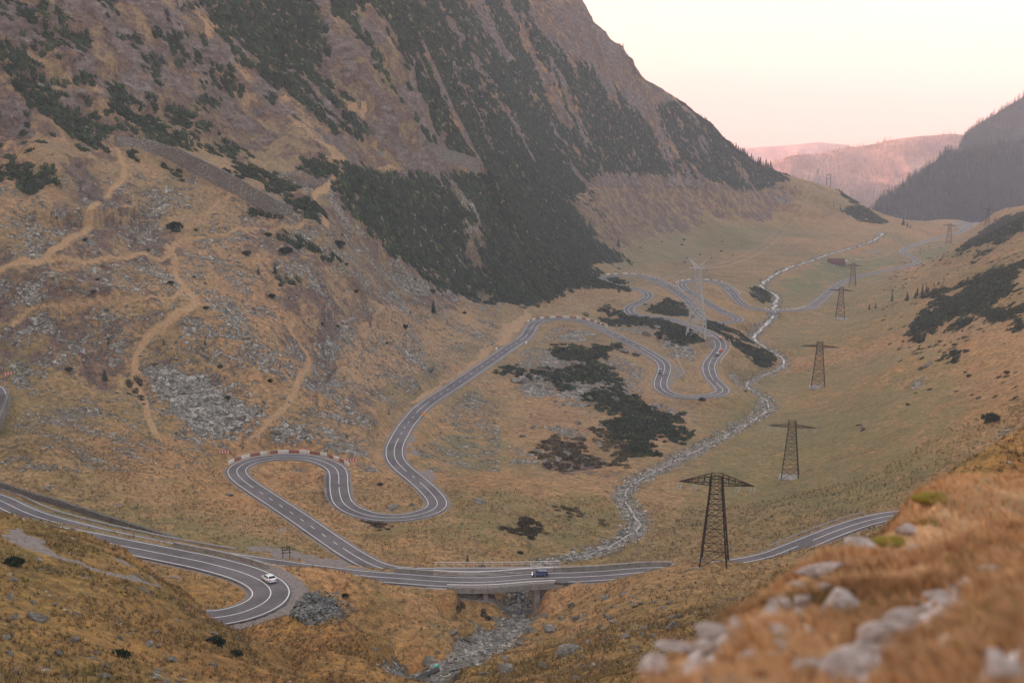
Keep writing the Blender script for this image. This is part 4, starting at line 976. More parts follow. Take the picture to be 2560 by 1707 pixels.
def car(loc, yaw, label, body, kind='sedan', roof=None, lit=False, pitch=0.0):
    """x forward; all measures in metres"""
    r = empty('car', loc, yaw, label, 'car', 'cars on the mountain road'); r.rotation_euler = (0, pitch, yaw)
    if kind == 'sedan': L, W, H = 4.55, 1.78, 1.44; cab = [(-1.95, .98), (-1.35, 1.38), (-.9, 1.43), (.15, 1.43), (.45, 1.38), (1.25, .95)]; tail, hood = .98, .93
    elif kind == 'hatch': L, W, H = 4.15, 1.74, 1.45; cab = [(-2.0, 1.0), (-1.72, 1.32), (-1.1, 1.43), (.1, 1.45), (.4, 1.40), (1.15, .95)]; tail, hood = 1.0, .92
    else: L, W, H = 4.5, 1.86, 1.75; cab = [(-2.15, 1.05), (-2.0, 1.66), (-1.4, 1.74), (.1, 1.75), (.45, 1.70), (1.15, 1.08)]; tail, hood = 1.06, 1.04
    hl, hw_ = L / 2, W / 2
    xs = [-hl, -hl + .10, -hl + .35, -1.25, -.4, .5, 1.25, hl - .5, hl - .15, hl]
    top = [tail - .28, tail - .04, tail, tail + .0, tail - .02, tail - .03, hood + .02, hood - .06, hood - .2, hood - .42]
    wid = [.86, .94, .985, 1, 1, 1, 1, .985, .93, .80]
    V, F = [], []
    for x, zt, w in zip(xs, top, wid):
        zb = .22 if abs(x) < hl - .12 else .34; h = hw_ * w
        for y, z in ((-h * .9, zb), (-h, zb + .18), (-h, zb + (zt - zb) * .62), (-h * .93, zt - .03), (-h * .6, zt + .01), (0, zt + .02), (h * .6, zt + .01), (h * .93, zt - .03), (h, zb + (zt - zb) * .62), (h, zb + .18), (h * .9, zb)): V.append((x, y, z))
    m = 11
    for i in range(len(xs) - 1):
        for j in range(m): F.append((i * m + j, i * m + (j + 1) % m, (i + 1) * m + (j + 1) % m, (i + 1) * m + j))
    F.append(tuple(range(m))); F.append(tuple(range((len(xs) - 1) * m + m - 1, (len(xs) - 1) * m - 1, -1)))
    b = link_mesh('body', V, F, body, r, smooth=True)
    # cabin shell with roof
    V, F = [], []
    for x, z in cab:
        f = (z - .95) / (H - .95); h = hw_ * (.93 - .20 * f)
        for y, zz in ((-hw_ * .93, min(z, .93)), (-h, z - .04), (-h * .8, z), (h * .8, z), (h, z - .04), (hw_ * .93, min(z, .93))): V.append((x, y, zz))
    for i in range(len(cab) - 1):
        for j in range(5): F.append((i * 6 + j, i * 6 + j + 1, (i + 1) * 6 + j + 1, (i + 1) * 6 + j))
    link_mesh('roof', V, F, roof or body, r, smooth=False)
    def pane(name, pts): link_mesh(name, pts, [tuple(range(len(pts)))], MAT_CGLASS, r)
    (xa, za), (xb, zb), _, _, (xc, zc), (xd, zd) = cab
    def wy(z): return hw_ * (.93 - .20 * (z - .95) / (H - .95))
    e = .015
    def slab(x0, z0, x1, z1, t, nm, off):
        xa_, za_ = x0 + (x1 - x0) * .1, z0 + (z1 - z0) * .1; xb_, zb_ = x0 + (x1 - x0) * t, z0 + (z1 - z0) * t; w0, w1 = wy(za_) * .92, wy(zb_) * .88
        pane(nm, [(xa_ + off, -w0, za_ + e), (xa_ + off, w0, za_ + e), (xb_ + off, w1, zb_ + e), (xb_ + off, -w1, zb_ + e)])
    slab(xd, zd, xc, zc, .93, 'windscreen', .02); slab(xa, za, xb, zb, .93, 'rear_window', -.02)
    for sg in (-1, 1):
        z0, z1 = .98, H - .13; q0, q1 = wy(z0) + e, wy(z1) + e
        xr0 = xa + (xb - xa) * (z0 - za) / max(zb - za, .01) + .12; xr1 = xb + .14; xf0 = xd - (xd - xc) * (z0 - zd) / max(zc - zd, .01) - .16; xf1 = xc - .04
        mid = (xr1 + xf1) / 2
        pane('side_window', [(xr0, sg * q0, z0), (mid - .05, sg * q0, z0), (mid - .05, sg * q1, z1), (xr1, sg * q1, z1)]); pane('side_window', [(mid + .05, sg * q0, z0), (xf0, sg * q0, z0), (xf1, sg * q1, z1), (mid + .05, sg * q1, z1)])
        for x in (-L * .30, L * .30):
            mb = MB(); R = .32; n = 16; vs = []
            for yy_ in (sg * (hw_ - .2), sg * (hw_ + .015)):
                for a_ in range(n): vs.append((x + R * math.cos(2 * math.pi * a_ / n), yy_, R + R * math.sin(2 * math.pi * a_ / n)))
            mb.add(vs, [(a_, (a_ + 1) % n, n + (a_ + 1) % n, n + a_) for a_ in range(n)] + [tuple(range(n)), tuple(range(2 * n - 1, n - 1, -1))]); w = mb.build('wheel', MAT_TYRE, r)
            mb = MB(); vs = [(x + .2 * math.cos(2 * math.pi * a_ / n), sg * (hw_ + .03), R + .2 * math.sin(2 * math.pi * a_ / n)) for a_ in range(n)]; mb.add(vs, [tuple(range(n))]); mb.build('rim', MAT_RIM, w)
        mb = MB(); mb.box((hl - .1, sg * hw_ * .66, hood - .26), (.22, .40, .17)); mb.build('headlight', MAT_LIT if lit else MAT_LAMP, r)
        mb = MB(); mb.box((-hl + .06, sg * hw_ * .70, tail - .20), (.16, .38, .17)); mb.build('tail_light', MAT_TAIL, r)
        mb = MB(); mb.box((.95, sg * (hw_ + .08), 1.0), (.14, .2, .13)); mb.build('mirror', body, r)
    mb = MB(); mb.box((-hl - .005, 0, tail - .33), (.03, .52, .12)); mb.build('number_plate', MAT_PLATE, r)
    mb = MB(); mb.box((hl - .02, 0, hood - .5), (.08, 1.1, .16)); mb.box((-hl + .04, 0, .30), (.1, 1.3, .12)); mb.build('grille', MAT_TRIM, r)
    return r
def on_road(C, u, v, off, rev):
    i = px_index(C, u, v); t, n = frame(C); y = math.atan2(t[i, 1], t[i, 0]) + (math.pi if rev else 0); gr = (C[min(i + 3, len(C) - 1), 2] - C[max(i - 3, 0), 2]) / max(1e-3, np.linalg.norm(C[min(i + 3, len(C) - 1), :2] - C[max(i - 3, 0), :2]))
    return (C[i, 0] + n[i, 0] * off, C[i, 1] + n[i, 1] * off, C[i, 2] + .02), y, -math.atan(gr) * (-1 if rev else 1)
W_ = paint('white_car_paint', (.78, .75, .73)); B_ = paint('dark_blue_car_paint', (.018, .036, .115)); R_ = paint('red_car_paint', (.62, .028, .022)); K_ = paint('black_car_paint', (.02, .02, .022)); O_ = paint('orange_red_car_paint', (.70, .085, .03))
l, y, pi_ = on_road(CG, 659, 1455, 1.3, True); car(l, y, 'white sedan seen from behind leaving the near hairpin', W_, 'sedan', pitch=pi_)
l, y, pi_ = on_road(CF, 1347, 1448, 1.7, True); car(l, y, 'dark blue hatchback crossing the bridge with headlights on', B_, 'hatch', lit=True, pitch=pi_)
l, y, pi_ = on_road(CM, 1656, 932, -1.7, False); car(l, y, 'black off-road car on the left leg of the right hairpin', K_, 'suv', simple('pale_roof', (.25, .24, .23), .4), pitch=pi_)
l, y, pi_ = on_road(CM, 1793, 848, -1.6, False); car(l, y, 'orange red car nearest the silver pylon footing', O_, 'hatch', simple('pale_red_roof', (.75, .42, .36), .4), pitch=pi_)
l, y, pi_ = on_road(CM, 1795, 878, -1.6, False); car(l, y, 'bright red car between the small black car and the orange red one', R_, 'hatch', pitch=pi_)
l, y, pi_ = on_road(CM, 1787, 890, -1.5, False); car(l, y, 'small black car with silver roof behind the bright red one', K_, 'suv', simple('silver_roof', (.45, .44, .42), .4), pitch=pi_)
# ------------------------------------------------------------------ vegetation
def leafy(name, stops, sc=.35, tone=True):
    k = NT(name); tn = k.ramp(k.attr('tone'), [(0, (.55, .58, .60)), (.5, (1, 1, 1)), (.85, (1.5, 1.45, 1.3)), (1, (2.1, 1.8, 1.35))]) if tone else (1, 1, 1, 1)  # random tone per clump; its ends stand for lit tops and dark gaps
    k.color(k.mix(1.0, tn, k.mix(.75, k.ramp(k.noise(sc, 4, .65), stops), k.ramp(k.noise(sc * 7, 2), [(.3, (.55, .55, .55)), (.5, (1, 1, 1)), (.7, (1.5, 1.5, 1.45))]), 'MULTIPLY'), 'MULTIPLY')); k.b.inputs['Roughness'].default_value = .85; k.b.inputs['Specular IOR Level'].default_value = .1; return k.m
MAT_PINE = leafy('dwarf_pine_needles', [(.3, (.010, .018, .009)), (.5, (.018, .030, .015)), (.7, (.032, .044, .019))])
MAT_BUSH = leafy('autumn_bush_leaves', [(.3, (.038, .030, .018)), (.5, (.060, .048, .025)), (.7, (.095, .062, .034))])
MAT_SPRUCE = leafy('spruce_needles', [(.3, (.012, .018, .012)), (.5, (.022, .030, .018)), (.7, (.036, .044, .024))], .6, False)
MAT_BARK = simple('bark', (.07, .055, .045), .9, .3, 4)
def clump(seed, n, flat=.62):
    """unit dome of short upright sprays over a dark lumpy core"""
    g = np.random.default_rng(seed); V = []; F = []
    k_ = 7
    for j, (zz, rr) in enumerate(((-.25, .78), (.22, .70), (.46, .38))):
        for i in range(k_): a = 2 * math.pi * (i + .5 * j) / k_; q_ = rr * (.85 + .3 * g.random()); V.append((q_ * math.cos(a), q_ * math.sin(a), zz * (flat / .62)))
    V.append((0, 0, .56 * flat / .62))
    for j in range(2):
        for i in range(k_): F.append((j * k_ + i, j * k_ + (i + 1) % k_, (j + 1) * k_ + (i + 1) % k_)); F.append((j * k_ + i, (j + 1) * k_ + (i + 1) % k_, (j + 1) * k_ + i))
    for i in range(k_): F.append((2 * k_ + i, 2 * k_ + (i + 1) % k_, 3 * k_))
    for i in range(n):
        a = g.random() * 2 * math.pi; r = math.sqrt(g.random()) * .95; z = flat * math.sqrt(max(0, 1 - r * r)) * .85 - .08
        c = np.array([r * math.cos(a), r * math.sin(a), z]); d = np.array([c[0] * .9 + g.normal() * .35, c[1] * .9 + g.normal() * .35, .75 + .3 * g.random()]); d /= np.linalg.norm(d)
        t = np.cross(d, g.normal(size=3)); t /= np.linalg.norm(t); L = .24 + .22 * g.random(); w = .13 + .08 * g.random(); b = len(V)
        V += [tuple(c - t * w), tuple(c + t * w), tuple(c + d * L)]; F.append((b, b + 1, b + 2))
    return np.array(V), np.array(F)
CLUMPS = [clump(s_, 26) for s_ in range(5)]; CLUMPS_NEAR = [clump(20 + s_, 90) for s_ in range(4)]; CLUMPS_FAR = [clump(40 + s_, 12) for s_ in range(5)]
TN = []
def tones(o): set_attr(o, 'tone', np.concatenate(TN)); return o
def merge(units, loc, sc, yaw, zs=None, up=None):
    """one mesh from many transformed copies of a few unit shapes"""
    loc = np.asarray(loc, float); n = len(loc); sc = np.broadcast_to(np.asarray(sc, float), (n,)); zs = np.ones(n) if zs is None else zs
    pick = RNG.integers(0, len(units), n); VS = []; FS = []; base = 0; TN.clear()
    for u_ in range(len(units)):
        ii = np.where(pick == u_)[0]
        if not len(ii): continue
        V, F = units[u_]; c, s_ = np.cos(yaw[ii]), np.sin(yaw[ii])
        X = V[None, :, 0] * c[:, None] - V[None, :, 1] * s_[:, None]; Y = V[None, :, 0] * s_[:, None] + V[None, :, 1] * c[:, None]; Zz = np.broadcast_to(V[None, :, 2] * zs[ii][:, None], X.shape)
        W = np.stack([X, Y, Zz], -1) * sc[ii][:, None, None]
        if up is not None:                         # lean with the slope
            nrm = up[ii]; W = W + np.stack([np.zeros_like(X), np.zeros_like(X), -(W[..., 0] * np.clip(nrm[:, None, 0] / nrm[:, None, 2], -.8, .8) + W[..., 1] * np.clip(nrm[:, None, 1] / nrm[:, None, 2], -.8, .8))], -1)
        W += loc[ii][:, None, :]; TN.append(np.repeat(RNG.random(len(ii)), len(V)))
        VS.append(W.reshape(-1, 3)); FS.append((F[None] + (np.arange(len(ii)) * len(V))[:, None, None] + base).reshape(-1, F.shape[1])); base += len(ii) * len(V)
    return np.concatenate(VS), np.concatenate(FS)
AREA = (DS * YY) * (DT * YY)
NOROAD = (Droad > 5.5) & (STD[0] > 5)
def scatter(mask, dens, maxn=60000):
    """world points with the given density (per square metre of map)"""
    w = (mask * AREA * dens * NOROAD).ravel(); tot = w.sum(); n = min(int(tot), maxn)
    if n < 1: return np.zeros((0, 3))
    cs = np.cumsum(w); i = np.searchsorted(cs, (np.arange(n) + RNG.random(n)) * cs[-1] / n); i = np.minimum(i, w.size - 1)
    r, c = np.unravel_index(i, ZZ.shape); t = TV[r] + (RNG.random(n) - .5) * DT; s_ = SV[c] + (RNG.random(n) - .5) * DS
    y = np.exp(t); x = s_ * y; return np.stack([x, y, height(x, y)], 1)
INFR = (UU > -160) & (UU < 2720) & (VV > -120) & (VV < 1850)
MOT = fbm(XX, YY, 26, 4, 201); MOT3 = fbm(XX, YY, 6.5, 3, 203); MOT2 = fbm((XX * .3 + YY * .95), (XX * .95 - YY * .3) * .36, 20, 3, 207)
_W3 = [(UU + (fbm(XX, YY, 7, 3, q_) - .5) * 2 * 7.5 * _wpx, VV + (fbm(XX, YY, 7, 3, q_ + 2) - .5) * 2 * 3.0 * _wpx) for q_ in (231, 241, 251)]
def thicket(poly, label, dens=.20, rad=2.1, thr=0.33, mat=None, name='dwarf_pine_thicket', cat='dwarf pine thicket', kind=None, flat=1.0, sub=None, group='dwarf pine thickets'):
    m = sum(inside(poly, a_, b_).astype(np.float32) for a_, b_ in _W3) / len(_W3) * VIS * INFR
    if thr: m = m * sstep(thr - .035, thr + .035, MOT * .44 + MOT2 * .38 + MOT3 * .18)
    P = scatter(m, dens)
    if len(P) < 1: print('EMPTY', label); return
    if kind is None and len(P) < 1600:                 # one patch, one body: stragglers are left out
        dd = np.hypot(P[:, None, 0] - P[None, :, 0], P[:, None, 1] - P[None, :, 1]) < 2.3 * rad + 1.0; lab_ = np.full(len(P), -1); c_ = 0
        for i in range(len(P)):
            if lab_[i] >= 0: continue
            st = [i]; lab_[i] = c_
            while st:
                j = st.pop(); nb = np.where(dd[j] & (lab_ < 0))[0]; lab_[nb] = c_; st += list(nb)
            c_ += 1
        P = P[lab_ == np.argmax(np.bincount(lab_))]
    d_ = P[:, 1].mean(); units = CLUMPS_NEAR if d_ < 420 else (CLUMPS if d_ < 900 else CLUMPS_FAR)
    sc = rad * (.65 + .75 * RNG.random(len(P)) ** 1.5); P[:, 2] -= .12 * sc
    V, F = merge(units, P, sc, RNG.random(len(P)) * 6.28, flat * (.75 + .5 * RNG.random(len(P))), normal(P[:, 0], P[:, 1]))
    o = tones(link_mesh(name, V, F, mat or MAT_PINE, smooth=None)); tag(o, label, cat, group, kind); return len(P)
T = [
 ([(845,462),(862,410),(920,425),(1000,445),(1040,420),(1090,442),(1190,440),(1300,490),(1420,510),(1470,560),(1490,600),(1545,640),(1590,660),(1560,652),(1500,655),(1470,668),(1530,700),(1567,705),(1545,717),(1480,715),(1410,727),(1380,745),(1340,762),(1310,764),(1260,750),(1200,725),(1130,700),(1060,665),(1000,640),(960,612),(925,560),(880,520),(850,490)], 'huge dark dwarf pine carpet covering the lower mountainside behind the roads', .28, 2.3, .30, None),
 ([(832,562),(850,570),(900,600),(950,620),(1020,650),(1080,690),(1150,720),(1230,745),(1270,755),(1230,757),(1150,735),(1060,700),(1000,668),(930,630),(880,602),(840,580)], 'long narrow pine band edging the talus below the big carpet', .24, 2.0, .37, None),
 ([(0,106),(37,121),(110,172),(157,212),(165,256),(205,271),(219,329),(263,380),(234,377),(154,329),(91,271),(55,227),(18,165),(0,139)], 'long dark pine band slanting down the cliffs at upper left', .22, 2.2, .29, None),
 ([(212,296),(238,293),(252,318),(278,344),(263,349),(234,325)], 'small pine thicket at the upper end of the long stone wall', .3, 2.0, .31, None),
 ([(0,388),(73,410),(95,439),(124,420),(150,446),(121,472),(88,486),(37,461),(0,435)], 'dark pine thicket at the left edge under the grey cliff', .25, 2.1, .29, None),
 ([(256,219),(303,216),(347,263),(395,307),(472,351),(475,373),(431,369),(366,318),(285,271)], 'broad pine thicket on the rocky face above the long stone wall', .22, 2.1, .29, None),
 ([(366,234),(439,256),(468,293),(472,318),(420,303)], 'rounded pine thicket between rust coloured screes high at left', .22, 2.0, .29, None),
 ([(194,179),(227,183),(230,205),(201,212)], 'small round pine clump beside the orange scree high at left', .3, 2.0, .31, None),
 ([(37,22),(75,30),(120,60),(95,80),(55,55)], 'dark pine patch in the top left corner', .22, 2.1, .29, None), ([(121,40),(161,40),(234,113),(205,121),(157,84)], 'slanting pine patch near the top left corner', .22, 2.1, .29, None),
 ([(490,263),(512,234),(548,249),(541,271),(497,274)], 'oval pine clump under the smooth grey slab', .25, 2.0, .31, None), ([(490,205),(530,201),(526,219)], 'tiny pine clump above the oval one under the grey slab', .3, 1.8, .31, None),
 ([(526,157),(581,168),(600,212),(607,249),(585,249),(570,205)], 'curved pine strip along the left bank of the tan gully', .25, 2.0, .31, None),
 ([(249,0),(278,11),(311,47),(293,51),(263,22)], 'thin pine strip at the top edge left of the gully', .22, 2.0, .37, None), ([(366,62),(431,84),(453,121),(479,154),(457,165),(420,139),(402,102)], 'ragged pine strip left of the tan gully', .22, 2.0, .25, None),
 ([(594,416),(615,412),(658,425),(662,442),(617,444)], 'pine thicket just above the middle of the long stone wall', .3, 1.9, .31, None), ([(664,429),(692,437),(709,452),(730,471),(728,484),(698,488),(679,474)], 'dark pine thicket above the lower part of the long stone wall', .3, 1.9, .31, None),
 ([(709,501),(741,495),(773,503),(794,520),(809,544),(798,559),(777,544),(745,527)], 'dark rounded thicket at the lower end of the long stone wall', .3, 1.9, .31, None), ([(749,393),(773,389),(804,397),(830,418),(819,450),(794,444),(762,418)], 'dark thicket on the left of the gully path', .26, 2.0, .31, None),
 ([(617,542),(632,529),(651,525),(688,544),(690,554),(660,548)], 'small green thicket under the long stone wall', .3, 1.7, .31, None), ([(696,595),(713,586),(751,597),(800,618),(802,629),(770,633),(736,614)], 'long low thicket on the talus right of the level track', .3, 1.8, .31, None),
 ([(794,633),(830,629),(862,645),(830,655)], 'sparse thicket right of the long low one on the talus', .26, 1.7, .37, None), ([(688,688),(698,688),(726,705),(720,713),(696,705)], 'small wedge shaped thicket in the middle of the talus', .35, 1.6, .31, None),
 ([(560,389),(598,397),(596,404),(571,401)], 'thin pine strip above the long stone wall', .3, 1.6, .31, None), ([(519,409),(570,430),(595,455),(560,445)], 'slim thicket hugging the top of the long stone wall', .28, 1.7, .37, None),
 ([(322,388),(347,377),(369,402),(351,406)], 'bright green thicket below the upper end of the stone wall', .3, 1.5, .37, None), ([(388,413),(417,413),(457,439),(439,442)], 'loose green thicket below the stone wall', .26, 1.6, .3, None),
 ([(1271,913),(1284,913),(1300,925),(1342,930),(1385,934),(1430,918),(1440,905),(1410,895),(1376,883),(1385,869),(1410,866),(1444,869),(1458,876),(1487,867),(1521,864),(1563,859),(1577,862),(1546,867),(1516,876),(1502,895),(1500,912),(1512,920),(1546,946),(1568,964),(1555,970),(1530,968),(1520,985),(1495,975),(1450,968),(1400,968),(1360,955),(1330,945),(1290,935),(1260,935)], 'dark pine thicket around the great boulders inside the road bends', .26, 1.8, .37, None),
 ([(1444,990),(1470,984),(1501,982),(1546,984),(1590,995),(1621,1004),(1623,1026),(1656,1028),(1696,1035),(1722,1044),(1700,1050),(1725,1088),(1700,1106),(1674,1101),(1645,1072),(1625,1106),(1636,1132),(1612,1141),(1572,1132),(1565,1101),(1523,1075),(1515,1052),(1541,1044),(1568,1035),(1523,1028),(1484,1017),(1479,999)], 'dark pine thicket reaching down toward the stream below the hairpin', .26, 1.8, .37, None),
 ([(1349,1101),(1377,1092),(1413,1101),(1457,1121),(1490,1145),(1528,1167),(1541,1141),(1501,1106),(1492,1079),(1523,1077),(1563,1106),(1563,1134),(1550,1172),(1528,1185),(1479,1167),(1435,1172),(1391,1187),(1368,1150)], 'brown green bushes left of the stream among pale stones', .22, 1.6, .38, 'B'),
 ([(1500,771),(1522,769),(1560,776),(1602,785),(1629,786),(1662,792),(1696,807),(1713,820),(1738,832),(1754,855),(1745,860),(1721,853),(1709,866),(1679,858),(1670,848),(1645,843),(1653,832),(1679,829),(1653,819),(1602,810),(1577,807),(1534,814),(1500,797)], 'dark pine thicket left of the silver pylon hiding part of the road', .26, 1.9, .37, None),
 ([(1623,769),(1645,761),(1670,749),(1696,759),(1720,776),(1720,790),(1670,788),(1636,782)], 'dome shaped thicket behind the silver pylon between two roads', .26, 2.1, .31, None),
 ([(1766,810),(1790,810),(1812,820),(1849,836),(1880,856),(1906,875),(1935,890),(1938,929),(1918,926),(1884,911),(1875,890),(1849,868),(1826,851),(1798,843),(1770,826)], 'long dark thicket on the bank between the red cars and the stream', .26, 1.9, .37, None),
 ([(1455,783),(1470,777),(1478,786),(1462,789)], 'tiny thicket left of the pine carpet above the middle bend', .35, 1.6, .31, None),
 ([(1500,693),(1517,696),(1543,708),(1572,717),(1575,723),(1543,725),(1500,717)], 'ragged pines screening the upper far loop of the road', .2, 2.2, .31, None),
 ([(1883,721),(1899,713),(1917,726),(1931,742),(1919,760),(1894,746)], 'single dark thicket beside the white water near the far bridge', .28, 2.1, .31, None),
 ([(2264,840),(2273,821),(2315,781),(2343,762),(2326,740),(2343,725),(2390,719),(2443,691),(2485,672),(2517,670),(2560,651),(2560,674),(2528,698),(2521,728),(2485,753),(2421,781),(2358,804),(2321,830),(2304,855),(2283,857),(2283,838)], 'large dark dwarf pine sweep across the right slope', .24, 2.0, .37, None),
 ([(2379,823),(2392,802),(2421,796),(2424,806),(2385,829)], 'oval thicket just below the big sweep on the right slope', .3, 1.7, .31, None), ([(2443,781),(2464,766),(2498,770),(2506,776),(2555,762),(2553,776),(2502,802),(2483,802),(2455,791)], 'thicket at the right edge below the big sweep', .27, 1.8, .37, None),
 ([(2538,802),(2560,787),(2560,834),(2528,832)], 'dark bush at the right edge of the slope', .25, 1.6, .37, None), ([(2375,915),(2375,889),(2358,893),(2404,874),(2400,898),(2392,921)], 'ragged bush beside a grey boulder low on the right slope', .3, 1.5, .37, None),
 ([(2245,770),(2287,755),(2294,768),(2315,757),(2313,768)], 'loose row of bushes below the spruces on the right', .26, 1.7, .37, None),
 ([(2388,640),(2407,623),(2432,599),(2466,573),(2500,549),(2560,529),(2560,571),(2526,595),(2483,611),(2463,609),(2449,605),(2424,619)], 'distant dark pine sweep high on the right slope', .2, 2.2, .37, None),
 ([(2427,643),(2458,626),(2480,626),(2460,636)], 'thin dark streak under the distant pine sweep', .26, 1.9, .31, None), ([(2424,659),(2441,648),(2430,662)], 'small dark clump under the thin streak on the right', .3, 2.0, .31, None),
 ([(1292,1303),(1328,1303),(1354,1347),(1328,1356),(1306,1332)], 'dark bush on the rusty bank above the bridge', .35, 1.4, .37, 'B'), ([(1273,1310),(1295,1321),(1288,1338)], 'smaller dark bush left of the bigger one above the bridge', .35, 1.3, .31, 'B'),
 ([(892,1290),(919,1294),(953,1304),(963,1315),(945,1325),(919,1313)], 'brown heather patch under the outer edge of the second hairpin', .3, 1.1, .31, 'B'), ([(1378,1265),(1400,1258),(1500,1290),(1490,1310),(1420,1300)], 'scattered low bushes on the bank left of the stream', .10, 1.2, .25, 'B'),
 ([(2110,531),(2122,517),(2152,517),(2187,534),(2217,556),(2187,558),(2144,551)], 'dark pines at the end of the distant knoll', .2, 2.2, .37, None),
 ([(2096,466),(2105,472),(2130,492),(2150,507),(2140,512),(2110,492)], 'dark fringe of pines on the rim of the distant knoll', .2, 2.0, .31, None),
 ([(300,930),(330,935),(360,985),(350,1010),(320,990)], 'brown heath bushes left of the winding footpath', .18, 1.1, .3, 'B'),
 ([(1120,1490),(1160,1495),(1235,1540),(1215,1555),(1150,1525)], 'brown bushes on the left lip of the near ravine', .3, .9, .2, 'B')]
tot = 0
for poly, lab, dn, rd, th, mt in T:
    tot += thicket(poly, lab, dn, rd, th, MAT_BUSH if mt else None, *(('heath_bushes', 'bushes') if mt else ()), kind='stuff' if mt and rd < 1.25 else None, group='heath bushes' if mt else 'dwarf pine thickets') or 0
tot += thicket([(500,0),(560,110),(620,180),(720,230),(800,290),(860,335),(960,340),(1050,350),(1110,392),(1200,440),(1290,490),(1420,510),(1500,425),(1560,430),(1640,430),(1700,400),(1640,330),(1560,250),(1480,170),(1400,130),(1330,60),(1300,-60),(500,-60)],
               'dark dwarf pines mottling the whole upper mountainside', .20, 2.5, .445, kind='stuff')
tot += thicket([(1640,270),(1700,248),(1760,286),(1850,338),(1900,388),(1960,428),(1975,448),(1900,472),(1850,475),(1780,450),(1640,430),(1700,385)], 'dark dwarf pines covering the far end of the left mountain', .18, 2.5, .43, kind='stuff')
tot += thicket([(0,0),(500,0),(560,110),(700,260),(760,330),(650,400),(480,380),(280,330),(160,330),(60,380),(0,380)], 'loose dwarf pines dotted over the rocky left face', .085, 2.1, .505, kind='stuff')
tot += thicket([(1400,400),(1480,640),(1560,690),(1520,560),(1480,470)], 'scattered dwarf pines along the edge of the far meadow', .03, 2.0, .48, kind='stuff')
tot += thicket([(2230,640),(2560,560),(2560,1000),(2300,1000),(2200,820)], 'scattered low bushes on the right slope', .010, 1.3, .5, mat=MAT_BUSH, kind='stuff')
print('SHRUBS', tot)

# single shrubs -----------------------------------------------------
def shrub_unit(seed, n):
    V, F = clump(seed, n, .8); return V, F
SH = []
for s_ in range(4):
    V, F = shrub_unit(60 + s_, 150); me = link_mesh('dwarf_pine', V, F, MAT_PINE, smooth=None); set_attr(me, 'tone', np.full(len(V), .4)); SH.append(me.data); bpy.data.objects.remove(me)
SHB = []
for s_ in range(3):
    V, F = shrub_unit(70 + s_, 130); me = link_mesh('heath_bush', V, F, MAT_BUSH, smooth=None); set_attr(me, 'tone', np.full(len(V), .5)); SHB.append(me.data); bpy.data.objects.remove(me)
def put_shrub(p, r, lab, grp, brown=False, name=None):
    o = bpy.data.objects.new(name or ('heath_bush' if brown else 'dwarf_pine'), random.choice(SHB if brown else SH)); COL.objects.link(o)
    o.location = (p[0], p[1], p[2] - .1 * r); o.scale = (r, r, r * random.uniform(.8, 1.1)); o.rotation_euler = (0, 0, random.random() * 6.28); return tag(o, lab, 'bush' if brown else 'dwarf pine', grp)
SINGLES = [(437,571,3.4,'round dwarf pine above the level track on the talus'),(843,613,3.6,'round dwarf pine right of the level track end'),(714,631,3.2,'round dwarf pine beside a pale boulder on the talus'),(670,588,1.8,'small dwarf pine just under the level track'),
 (616,634,1.9,'small dwarf pine alone on the grey talus'),(1080,730,2.0,'dark pine at the foot of the big carpet'),(34,1412,1.3,'small dark bush at left edge near the front slope'),(538,1610,1.3,'round dark juniper on the near left slope'),(588,1637,.95,'small round juniper near the crest of the near left slope'),
 (300,1640,1.0,'blurred dark juniper low on the near left slope'),(1300,1383,1.0,'small dark bush on the bank above the bridge'),(2478,1050,3.0,'round dark bush alone on the right slope'),(2270,1012,1.0,'tiny bush in the middle of the right slope'),
 (535,1607,.8,'dark juniper sprout beside the round one'),(950,1212,1.0,'small dark bush inside the second hairpin'),(1755,1000,1.6,'ragged bush under the outer edge of the right hairpin'),(1560,1055,1.8,'dark bush right of the stony heap'),(862,1490,.8,'small tuft beside the rubble heap')]
for u, v, r, lab in SINGLES:
    p = pt(u, v)
    if p: put_shrub(p, r, lab, 'single dwarf pines and bushes')
def many(mask, dens, rmin, rmax, lab, grp, brown, cap):
    P = scatter((mask & VIS & INFR).astype(np.float32), dens, cap)
    for p in P: put_shrub(p, rmin + (rmax - rmin) * random.random() ** 2, lab, grp, brown)
    return len(P)
print('singles', many(inside([(0,560),(800,560),(1200,760),(1000,960),(620,1000),(0,960)], UU, VV), .0012, .8, 1.9, 'small dark dwarf pine dotted over the stony left slope', 'small pines on the left slope', False, 60),
 many(inside([(1480,520),(1800,600),(1900,640),(1700,660),(1560,640)], UU, VV), .0006, .8, 1.8, 'small dark bush on the far sloping meadow', 'small bushes on the far meadow', False, 24),
 many(inside([(2240,850),(2560,700),(2560,960),(2350,960)], UU, VV), .0022, .6, 1.6, 'small brown bush on the right slope below the dark pines', 'small bushes on the right slope', True, 34),
 many(inside([(1900,400),(2020,500),(2100,540),(1980,520)], UU, VV), .0008, 1.0, 2.0, 'small dark bush on the slope left of the distant knoll', 'small bushes near the knoll', False, 20))

